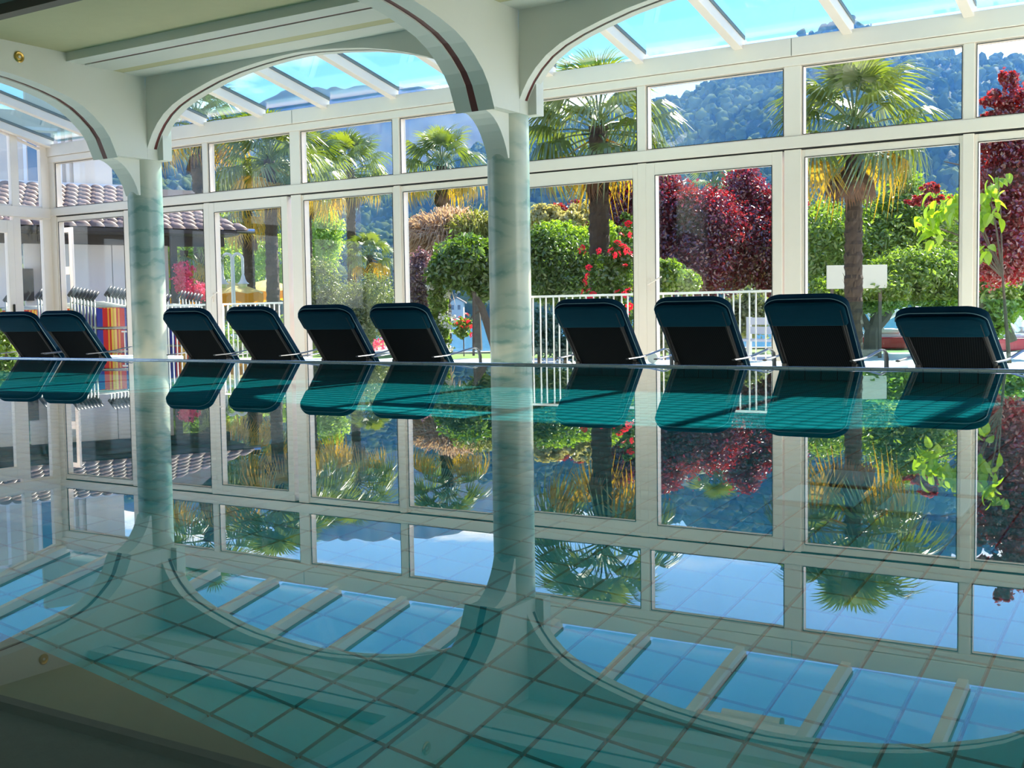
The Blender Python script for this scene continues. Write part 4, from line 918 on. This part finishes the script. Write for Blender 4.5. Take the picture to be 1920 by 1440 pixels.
bush('shrub', [pb(1085, 450, 22, 45, 22), pb(1130, 440, 22.2, 30, 25), pb(1040, 435, 22, 40, 20)], 5000, M['lime'], .09, .045, 'yellow green shrub top behind the dense shrub', 'bush', seed=11)
bush('shrub', [pb(1020, 408, 23, 32, 20), pb(1060, 415, 23, 34, 18), pb(1085, 400, 23.2, 20, 16)], 4200, M['variegated'], .11, .055, 'cream and yellow variegated shrub below the far hills', 'bush', seed=12)
bush('shrub', [pb(1045, 395, 24, 18, 12), pb(1080, 390, 24, 14, 14), pb(1095, 415, 24, 16, 22)], 1800, M['redleaf2'], .10, .05, 'dark red shrub tips among the variegated shrub', 'bush', seed=13)
bush('shrub', [pb(1245, 520, 19.6, 38, 26), pb(1285, 530, 19.8, 26, 18), pb(1225, 545, 19.5, 30, 30)], 5200, M['laurel'], .11, .06, 'bright green shrub at the foot of the plum trees', 'bush', seed=14)
bush('clipped_hedge', [pb(1010, 625, 17.5, 30, 46), pb(1060, 630, 17.6, 40, 42), pb(1110, 635, 17.6, 40, 40)], 7000, M['bluegreen'], .07, .035, 'low blue green clipped hedge behind the bar railing', 'hedge', seed=15)
bush('shrub', [pb(1405, 590, 18.2, 40, 38), pb(1350, 600, 18.2, 40, 36), pb(1290, 605, 18.3, 40, 34), pb(1240, 620, 18, 30, 40)], 8500, M['olive'], .08, .04, 'pale flowering shrub behind the right bar railing', 'bush', seed=16)
e = empty('bench', tuple(at(1427, 668, 17.2) * np.array([1, 1, 0]) + np.array([0, 0, FZ])), -.5); tag(e, 'white slatted garden bench behind the right bar railing', 'bench')
for k in range(3): MB().box(-.55, .55, -.2 + .14 * k, -.08 + .14 * k, .40, .43).build('slat', M['white'], e)
for k in range(2): MB().box(-.55, .55, .2, .23, .5 + .14 * k, .61 + .14 * k).build('slat', M['white'], e)
for s in (-.5, .5):
    MB().box(s - .03, s + .03, -.2, -.14, 0, .4).build('leg', M['white'], e); MB().box(s - .03, s + .03, .17, .23, 0, .76).build('leg', M['white'], e)

# ---- left of the middle column
bush('round_tree', [pb(870, 490, 19.8, 48, 42), pb(840, 510, 19.6, 36, 30), pb(905, 520, 20, 40, 38), pb(885, 465, 20, 30, 22), pb(930, 500, 20, 35, 45)], 12000, M['darkgreen'], .11, .05, 'round crowned green tree left of the middle column', 'tree', seed=17,
     trunk=[([at(935, 672, 19.8), at(918, 620, 19.8), at(903, 575, 19.8), at(885, 545, 19.8)], [.085, .075, .06, .04]), ([at(905, 580, 19.8), at(888, 590, 19.8), at(880, 600, 19.8)], [.02, .015, .01])])
st = MB().tube([tuple(at(888, 667, 19.5)), tuple(at(888, 550, 19.5))], .022, 6).build('stake', M['bark']); tag(st, 'thin wooden stake beside the round crowned tree', 'stake')
r0 = np.random.default_rng(77)
def sprays(name, blobs, n, mat, label, seed, L_=.42, W_=.014):
    r = np.random.default_rng(seed); B = np.array(blobs); c = B[:, :3].mean(0); e = empty(name, (c[0], c[1], FZ)); tag(e, label, 'bush')
    P, Nn = blob_points(blobs, n, r, clump=.3, shell=.5); P -= np.array([c[0], c[1], FZ])
    ctr = B[0, :3] - np.array([c[0], c[1], FZ]); out_ = P - ctr; out_ /= np.linalg.norm(out_, axis=1)[:, None] + 1e-6
    d1_ = out_ * .8 + r.normal(size=P.shape) * .25; d1_[:, 2] += .15; d1_ /= np.linalg.norm(d1_, axis=1)[:, None]
    s = np.cross(d1_, r.normal(size=P.shape)); s /= np.linalg.norm(s, axis=1)[:, None]
    L_ = L_ * (.6 + .8 * r.random(len(P)))[:, None]; dn = np.array([0, 0, -1.0])
    a, b_, c_ = P, P + d1_ * L_ * .5 + dn * L_ * .12, P + d1_ * L_ * .75 + dn * L_ * .55
    V = np.stack([a - s * W_, a + s * W_, b_ - s * W_, b_ + s * W_, c_], 1).reshape(-1, 3); i = np.arange(len(P))[:, None] * 5
    Fc = np.concatenate([i + np.array([[0, 1, 3]]), i + np.array([[0, 3, 2]]), i + np.array([[2, 3, 4]])], 1).reshape(-1, 3)
    o = inst('foliage', fast_mesh('foliage', V, Fc, mat), e); o['kind'] = 'stuff'
    MB().tube([(0, 0, 0), tuple(ctr)], [.1, .05], 7).build('trunk', M['bark'], e, smooth=True)
sprays('tamarisk', [pb(838, 445, 28, 52, 40), pb(800, 440, 28, 28, 28), pb(860, 430, 28, 30, 28), pb(820, 480, 28, 26, 40)], 9000, M['tamarisk'], 'feathery beige tamarisk before the palm behind it', 18)
sprays('tamarisk', [pb(890, 440, 27.5, 40, 36), pb(920, 445, 27.5, 40, 36), pb(870, 425, 27.8, 22, 16)], 5000, M['tamgreen'], 'feathery olive green tamarisk left of the middle column', 19)
bush('shrub', [pb(790, 520, 25, 26, 48), pb(775, 560, 25, 20, 40), pb(805, 550, 25, 18, 40)], 4500, M['purplegrey'], .09, .04, 'purple grey shrub beside the white flowering column', 'bush', seed=20)
e, base, r_ = bush('flowering_shrub', [pb(822, 540, 20, 17, 52), pb(824, 600, 20, 19, 50), pb(826, 645, 20, 16, 34)], 5200, M['laurel'], .07, .035, 'narrow column of green leaves with small white blossoms', 'bush', seed=21, trunk=[([at(825, 680, 20), at(823, 540, 20)], [.03, .02])])
P, Nn = blob_points([pb(822, 540, 19.9, 22, 55), pb(824, 600, 19.9, 24, 52), pb(826, 645, 19.9, 20, 34)], 360, r_, shell=.15)
V, Fc = leaf_cloud(P - base, Nn, np.full(360, .055), np.full(360, .055), r_); o = inst('blossom', fast_mesh('blossom', V, Fc, M['whiteflower']), e); o['kind'] = 'stuff'; o['label'] = 'small white blossoms'
e, base, r_ = bush('standard_rose', [pb(868, 612, 20.5, 19, 14), pb(868, 625, 20.5, 12, 12)], 900, M['laurel'], .07, .04, 'small standard rose with pink red flowers on a pale stem', 'rose', seed=22, trunk=[([at(870, 668, 20.5), at(869, 630, 20.5)], [.012, .010])])
flowers(e, base, [at(a, b, 20.3) for a, b in ((852, 598), (862, 595), (875, 590), (878, 603), (856, 606), (868, 603), (884, 612), (864, 613), (850, 604), (876, 613), (885, 628), (872, 598))], .055, M['roseflower'], 'rose', 8)
bush('olive_bush', [pb(655, 580, 23.5, 56, 48), pb(606, 545, 23.6, 32, 66), pb(702, 560, 23.3, 38, 44), pb(690, 600, 23.2, 46, 40), pb(640, 605, 23.4, 54, 46), pb(600, 600, 23.6, 30, 60)], 21000, M['olive'], .075, .022, 'large grey green olive bush behind the loungers', 'bush', seed=23, trunk=[([at(690, 672, 23.3), at(685, 600, 23.3)], [.06, .03])])
bush('low_flowers', [pb(700, 640, 21, 40, 16), pb(660, 648, 21, 30, 12)], 420, M['pinkflower'], .05, .035, 'low pink flower cushion below the olive bush', 'flowers', seed=24)
bush('acacia_tree', [pb(360, 470, 41, 60, 60), pb(420, 470, 41.5, 50, 60), pb(470, 500, 42, 50, 50), pb(395, 520, 41, 60, 30), pb(520, 490, 42, 30, 55), pb(330, 510, 41, 40, 40)], 15000, M['paleacacia'], .16, .06, 'pale yellow green tree behind the yellow parasols', 'tree', seed=25, trunk=[([at(420, 600, 41.5), at(420, 470, 41.5)], [.14, .06])])
bush('acacia_tree', [pb(600, 460, 43, 40, 45), pb(615, 430, 43, 26, 40)], 4000, M['paleacacia'], .16, .07, 'pale green tree left of the slender palm trunk', 'tree', seed=26, trunk=[([at(605, 620, 43), at(605, 460, 43)], [.14, .06])])
bush('bougainvillea', [pb(345, 505, 20.6, 20, 14), pb(338, 525, 20.6, 14, 20), pb(355, 540, 20.5, 25, 16), pb(375, 548, 20.5, 18, 13)], 3000, M['pinkflower'], .04, .03, 'bright pink bougainvillea at the corner of the house', 'flowers', seed=27, trunk=[([at(350, 640, 20.6), at(345, 520, 20.6)], [.03, .015])])
bush('shrub', [pb(10, 640, 15.6, 22, 40), pb(-20, 630, 15.6, 40, 50)], 3500, M['laurel'], .07, .035, 'green shrub behind the end door at the left edge', 'bush', seed=28)
bush('shrub', [pb(530, 620, 27, 60, 26), pb(450, 625, 27, 70, 26), pb(590, 640, 27, 40, 30)], 6000, M['laurel'], .09, .04, 'low green shrubs behind the left bar railing', 'bush', seed=29)
# ================================================================== HOUSE, PARASOLS, LAMP, CHAIRS, BOATS
A2 = np.array([-17.14, 12.74]); dH = np.array([.43596786, .89996223]); nH = np.array([-.89996223, .43596786])
hs = empty('house', (A2[0], A2[1], FZ), math.atan2(dH[1], dH[0])); tag(hs, 'neighbouring house with dark tiled roof and white wall behind the corner bay', 'house')
# house frame: x along the eave to the right, y away from us, z up from the terrace
ze = 2.04 - FZ
M['housewall'] = pmat('white_house_wall', (.90, .88, .85), .8, var=.05, vscale=3)
M['beige'] = pmat('beige_upper_wall', (.74, .66, .56), .85, var=.06)
M['darkwood'] = pmat('dark_brown_timber', (.035, .025, .02), .6, var=.4)
M['rooftile'] = pmat('brown_roof_tile', (.16, .10, .08), .38, col2=(.30, .22, .18), vscale=6, rand=.25)
for a, b in ((-6, -.62), (-.5, .98), (.995, 2.0)): MB().box(a, b, .8, .95, 0, ze - .26).build('wall_panel', M['housewall'], hs)
MB().box(-6, 3.05, .72, .98, ze - .27, ze - .06).build('fascia_beam', M['darkwood'], hs)
MB().box(-6, 3.1, -.02, .8, ze - .10, ze - .06).build('soffit', M['darkwood'], hs)
for x in (-.19, 2.06): MB().box(x - .055, x + .055, .6, .72, 0, ze - .1).build('post', M['darkwood'], hs)
MB().tube([(-6, -.12, ze - .05), (3.35, -.12, ze - .03)], .045, 10).build('gutter', M['steel'], hs, smooth=True)
MB().box(-.57, -.38, .70, .79, 1.22, 1.78).build('shutter', M['black'], hs)
tl = MB(); Wt, Lt = .225, .36
for k in range(7):
    a = PI * k / 6; tl.v += [(-Wt / 2 * math.cos(a), 0, .05 * math.sin(a)), (-Wt / 2 * math.cos(a) * .9, Lt, .05 * math.sin(a) + .0)]
for k in range(6): tl.f.append((2 * k, 2 * k + 2, 2 * k + 3, 2 * k + 1)); tl.m.append(0)
tl.f.append(tuple(2 * k for k in range(6, -1, -1))); tl.m.append(0)
tm_ = tl.mesh('roof_tile', M['rooftile'], True)
slp = math.atan2(1.0, 2.7); cs, sn = math.cos(slp), math.sin(slp)
cnt = 0
MB().prism([(-.2, ze - .04), (2.5, ze + .96), (2.5, ze + .9), (-.2, ze - .1)], lambda u, v, t_: (t_, u, v), -6, 3.0).build('roof_deck', M['darkwood'], hs)
for row in range(10):
    x1 = 3.1 - row * .17
    x = x1
    while x > -3.4 and cnt < 290:
        y = -.22 + row * .28 * cs; z = ze - .05 + row * .28 * sn
        inst('roof_tile', tm_, hs, mw=Matrix.Translation((x, y, z + .03)) @ Matrix.Rotation(slp - .05, 4, 'X')); cnt += 1
        x -= .232
MB().box(-6, 1.9, 2.4, 2.75, ze + .94, ze + 1.0).build('ridge_cap', M['white'], hs)
# upper storey
MB().box(-7, -.02, 3.0, 3.2, ze + .4, ze + 2.4).box(.42, 1.55, 3.0, 3.2, ze + .4, ze + 3.2).box(-.02, .42, 3.0, 3.2, ze + .4, ze + .98).box(-.02, .42, 3.0, 3.2, ze + 2.0, ze + 3.2).box(1.4, 1.55, 3.2, 7.5, ze + .4, ze + 3.2).build('upper_wall', M['beige'], hs)
def hwin(x0, x1, z0, z1, y=2.98):
    f = MB().box(x0, x0 + .06, y, y + .06, z0, z1).box(x1 - .06, x1, y, y + .06, z0, z1).box(x0, x1, y, y + .06, z1 - .06, z1).box(x0, x1, y, y + .06, z0, z0 + .06).build('window', M['white'], hs)
    MB().box(x0 + .06, x1 - .06, y + .03, y + .04, z0 + .06, z1 - .06).build('pane', pmat('blue_reflecting_pane', (.05, .17, .30), .08, spec=.8), f)
    q = MB()
    for k in range(9): q.tube([(x0 + .1 + k * (x1 - x0 - .2) / 8, y + .055, z0 + .06), (x0 + .1 + k * (x1 - x0 - .2) / 8, y + .055, z1 - .06)], .02, 6)
    q.build('curtain', M['white'], f)
hwin(-.1, .60, ze + .95, ze + 2.1); hwin(-1.6, -.6, ze + .95, ze + 2.3); hwin(-3.2, -2.0, ze + .95, ze + 2.3)
MB().box(.66, .72, 2.9, 3.0, ze + .9, ze + 2.2).box(.80, .92, 2.92, 3.0, ze + .9, ze + 2.2).build('shutter', M['beige'], hs)

# folded striped garden chairs, stacked upright before the house
M['alu'] = pmat('grey_green_tube', (.42, .47, .42), .35, metal=.3); M['dgrip'] = pmat('dark_grip', (.05, .055, .06), .4)
def stripes(cols):
    m, t = newmat('striped_canvas'); p = nd(t, 'ShaderNodeBsdfPrincipled'); oo = nd(t, 'ShaderNodeOutputMaterial'); t.links.new(p.outputs[0], oo.inputs[0]); p.inputs['Roughness'].default_value = .8
    co = nd(t, 'ShaderNodeTexCoord'); sx = nd(t, 'ShaderNodeSeparateXYZ'); t.links.new(co.outputs['Object'], sx.inputs[0])
    mr = nd(t, 'ShaderNodeMapRange'); mr.inputs[1].default_value = -.23; mr.inputs[2].default_value = .23; t.links.new(sx.outputs['X'], mr.inputs[0])
    cr = nd(t, 'ShaderNodeValToRGB'); cr.color_ramp.interpolation = 'CONSTANT'; el = cr.color_ramp.elements
    el[0].position = 0; el[0].color = c4(cols[0][1]); el[1].position = cols[1][0]; el[1].color = c4(cols[1][1])
    for p_, c in cols[2:]: x = el.new(p_); x.color = c4(c)
    t.links.new(mr.outputs[0], cr.inputs[0]); t.links.new(cr.outputs[0], p.inputs['Base Color']); return m
BL, RD, OR, YE = (.035, .045, .30), (.55, .02, .02), (.75, .30, .03), (.80, .55, .08)
M['stripe'] = stripes([(0, BL), (.17, RD), (.32, OR), (.37, RD), (.42, YE), (.48, OR), (.52, YE), (.58, RD), (.63, OR), (.68, RD), (.83, BL)])
def chair_meshes():
    f = MB(); W2 = .26
    f.tube([(-W2, 0, 0), (-W2, -.02, 1.02)], .013, 6).tube([(W2, 0, 0), (W2, -.02, 1.02)], .013, 6)
    for z in (.05, .36, .66, .93): f.tube([(-W2, -.01, z), (W2, -.01, z)], .011, 6)
    f.tube([(-W2, .035, .02), (-W2, .02, .98)], .011, 6).tube([(W2, .035, .02), (W2, .02, .98)], .011, 6)
    c = MB().box(-.23, .23, -.034, -.026, .10, .34).box(-.23, .23, -.034, -.026, .38, .64).box(-.23, .23, -.034, -.026, .68, .91)
    h = [MB().tube([(s * W2 - .03, -.03, 1.01), (s * W2 + .05, .04, 1.12)], .021, 6).mesh('armrest', M['dgrip'], True) for s in (-1, 1)]
    return f.mesh('frame', M['alu'], True), c.mesh('fabric', M['stripe']), h[0], h[1]
CM = chair_meshes(); cyaw = math.atan2(-.32, .95)
stacks = [('beside the left column', 214, 16.6, 8), ('behind the glass of the corner bay', 142, 17.2, 7), ('behind the narrow end window', 66, 18.2, 5), ('right of the left column under the pink blossoms', 345, 19.6, 7), ('behind the end door', 2, 18.6, 4)]
pos_words = ['front', 'second', 'third', 'fourth', 'fifth', 'sixth', 'seventh', 'eighth']
for nm, px, dep, n in stacks:
    p0 = at(px, 600, dep)
    for k in range(n):
        p_ = p0 + RT * (-.08 * k) + FW * (.085 * k)
        e = empty('folding_chair', (p_[0], p_[1], FZ), math.radians(40) + .03 * (k % 2)); e.scale = (1.0, 1.0, 1.13 + .012 * k); tag(e, 'folded striped chair, %s in the stack %s' % (pos_words[k], nm), 'garden chair', 'folded chairs stacked ' + nm)
        for nn, me in zip(('frame', 'fabric', 'armrest', 'armrest'), CM): inst(nn, me, e)

# yellow parasols
M['parasol'] = leafmat('yellow_parasol_cloth', (.95, .78, .34), (.95, .78, .34), .4, .0, tcol=(1.2, 1.0, .6), island=False); M['valance'] = leafmat('amber_parasol_valance', (.70, .36, .03), (.70, .36, .03), .6, .0, tcol=(1.3, 1.0, .4), island=False)
def parasol(px, dep, R_, ztop, zedge, label, rot):
    p_ = at(px, 560, dep); e = empty('parasol', (p_[0], p_[1], FZ), rot); tag(e, label, 'parasol', 'yellow parasols behind the left railing')
    z1, z0 = ztop - FZ, zedge - FZ; q = MB(); vq = MB(); n = 8; rings = 4
    for k in range(n):
        a0, a1 = 2 * PI * k / n, 2 * PI * (k + 1) / n
        for i in range(rings):
            f0, f1 = i / rings, (i + 1) / rings; zz = lambda f: z1 + (z0 - z1) * f ** 1.25
            P_ = lambda f, a: (R_ * f * math.cos(a), R_ * f * math.sin(a), zz(f))
            am = (a0 + a1) / 2
            Pm = lambda f: (R_ * f * math.cos(am) * .95, R_ * f * math.sin(am) * .95, zz(f) - .05 * f)
            q.add([P_(f0, a0), P_(f1, a0), Pm(f1), Pm(f0)], [(0, 1, 2, 3)]); q.add([Pm(f0), Pm(f1), P_(f1, a1), P_(f0, a1)], [(0, 1, 2, 3)])
        c0, cm, c1 = P_(1, a0), Pm(1), P_(1, a1)
        d_ = lambda c, h: (c[0] * 1.01, c[1] * 1.01, c[2] - h)
        vq.add([c0, cm, d_(cm, .30), d_(c0, .22)], [(0, 1, 2, 3)]); vq.add([cm, c1, d_(c1, .22), d_(cm, .30)], [(0, 1, 2, 3)])
    q.build('canopy', M['parasol'], e, smooth=True, angle=20); vq.build('valance', M['valance'], e)
    MB().tube([(0, 0, 0), (0, 0, z1 + .06)], .022, 8).build('pole', M['white'], e, smooth=True)
    for k in range(n): a = 2 * PI * k / n; MB().tube([(0, 0, z1 - .35), (R_ * .55 * math.cos(a), R_ * .55 * math.sin(a), z1 + (z0 - z1) * .5 - .02)], .008, 4).build('rib', M['white'], e)
    MB().box(-.25, .25, -.25, .25, 0, .08).build('base', M['stone'], e)
parasol(430, 31.2, .92, 1.40, 1.10, 'yellow parasol right behind the two armed lamp', .2)
parasol(500, 36.5, 1.1, 1.60, 1.24, 'yellow parasol right of the two armed lamp', .5)
parasol(385, 38, 1.1, 1.5, 1.1, 'yellow parasol half hidden left of the two armed lamp', .9)
# two armed garden lamp
p_ = at(439, 600, 28.6); lp = empty('garden_lamp', (p_[0], p_[1], FZ), math.atan2(RT[1], RT[0])); tag(lp, 'white swan neck garden lamp with two hanging bell shades', 'lamp')
s_ = 28.6 / CF; zt_ = .42 + (595 - 484) * s_ - FZ
MB().tube([(0, 0, 0), (0, 0, zt_)], .05, 10).build('pole', M['white'], lp, smooth=True)
for sg, xx in ((-1, -19 * s_), (1, 19 * s_)):
    xm = xx * .5; pts = []
    for k in range(13):
        a = PI * k / 12; pts.append((xm - xm * math.cos(a), 0, zt_ - .05 + abs(xm) * 1.25 * math.sin(a)))
    pts += [(xx, 0, zt_ - .2), (xx, 0, zt_ - .38)]
    MB().tube(pts, .036, 8).build('arm', M['white'], lp, smooth=True)
    MB().lathe([(.02, zt_ - .36), (.035, zt_ - .42), (.06, zt_ - .52), (.09, zt_ - .58), (.14, zt_ - .625), (.145, zt_ - .64), (.1, zt_ - .638)], 20, (xx, 0, 0)).build('shade', M['white'], lp, smooth=True)
    MB().lathe([(.095, zt_ - .638), (.10, zt_ - .66), (.085, zt_ - .70), (.04, zt_ - .73)], 16, (xx, 0, 0)).build('globe', pmat('cream_lamp_globe', (.8, .74, .45), .3), lp, smooth=True)
# white post, pedal boats
p_ = at(1894, 660, 23.5); e = MB().box(-.10, .10, -.06, .06, 0, .52).build('post', M['white'], loc=(p_[0], p_[1], FZ), bevel=.01); tag(e, 'short white post on the shore between the pedal boats', 'post')
M['boatred'] = pmat('red_boat_plastic', (.55, .03, .05), .3); M['boatwhite'] = pmat('white_boat_plastic', (.85, .83, .82), .35)
def boat(px, py, dep, rz_, label):
    p_ = at(px, py, dep); e = empty('pedal_boat', (p_[0], p_[1], FZ + .02), rz_); tag(e, label, 'pedal boat', 'pedal boats on the shore')
    for s in (-.5, .5): MB().prism([(-1.1, .05), (-.9, -.02 + .02), (.9, 0), (1.2, .22), (-1.1, .24)], lambda u, v, t_: (u, t_, v), s - .2, s + .2).build('hull', M['boatred'], e, bevel=.03, seg=2)
    MB().box(-.9, .9, -.45, .45, .22, .30).build('deck', M['boatwhite'], e, bevel=.02)
    for s in (-.28, .28):
        MB().box(-.5, -.1, s - .2, s + .2, .30, .40).prism([(-.5, .38), (-.40, .38), (-.58, .74), (-.66, .74)], lambda u, v, t_: (u, t_, v), s - .2, s + .2).build('seat', M['boatwhite'], e, bevel=.03, seg=2)
    pts = [(.95, 0, .35), (.7, 0, .62), (.35, 0, .82), (0, 0, .80), (-.35, 0, .6), (-.75, 0, .34)]
    for s in (-.12, .12): MB().tube([(a, s * 1.6, b) for a, _, b in pts], .045, 8).build('slide_rail', M['boatwhite'], e, smooth=True)
    MB().tube([(.1, -.4, .3), (.1, -.4, .75), (.1, .4, .75), (.1, .4, .3)], .02, 6).build('rail', M['boatred'], e, smooth=True)
boat(1690, 652, 24.7, .4, 'red and white pedal boat with curved slide right of the forked trunk')
boat(1850, 652, 22.6, .9, 'red and white pedal boat behind the rightmost lounger, left of the white post')
boat(1945, 656, 25.0, -.3, 'red hulled pedal boat right of the white post')

# spare sliding leaf parked outside the corner bay
e = empty('sliding_leaf', (-15.03, YF + .30, FZ)); tag(e, 'narrow white glazed door leaf parked outside the corner bay', 'door leaf')
MB().box(-.26, -.19, -.02, .02, 0, 2.25).box(.17, .24, -.02, .02, 0, 2.25).box(-.19, .17, -.02, .02, 2.18, 2.25).box(-.19, .17, -.02, .02, 0, .08).box(-.19, .17, -.02, .02, 1.55, 1.67).build('frame', M['frame'], e, bevel=.004)
MB().box(-.19, .17, -.004, .004, .08, 2.18).build('pane', M['glass'], e)
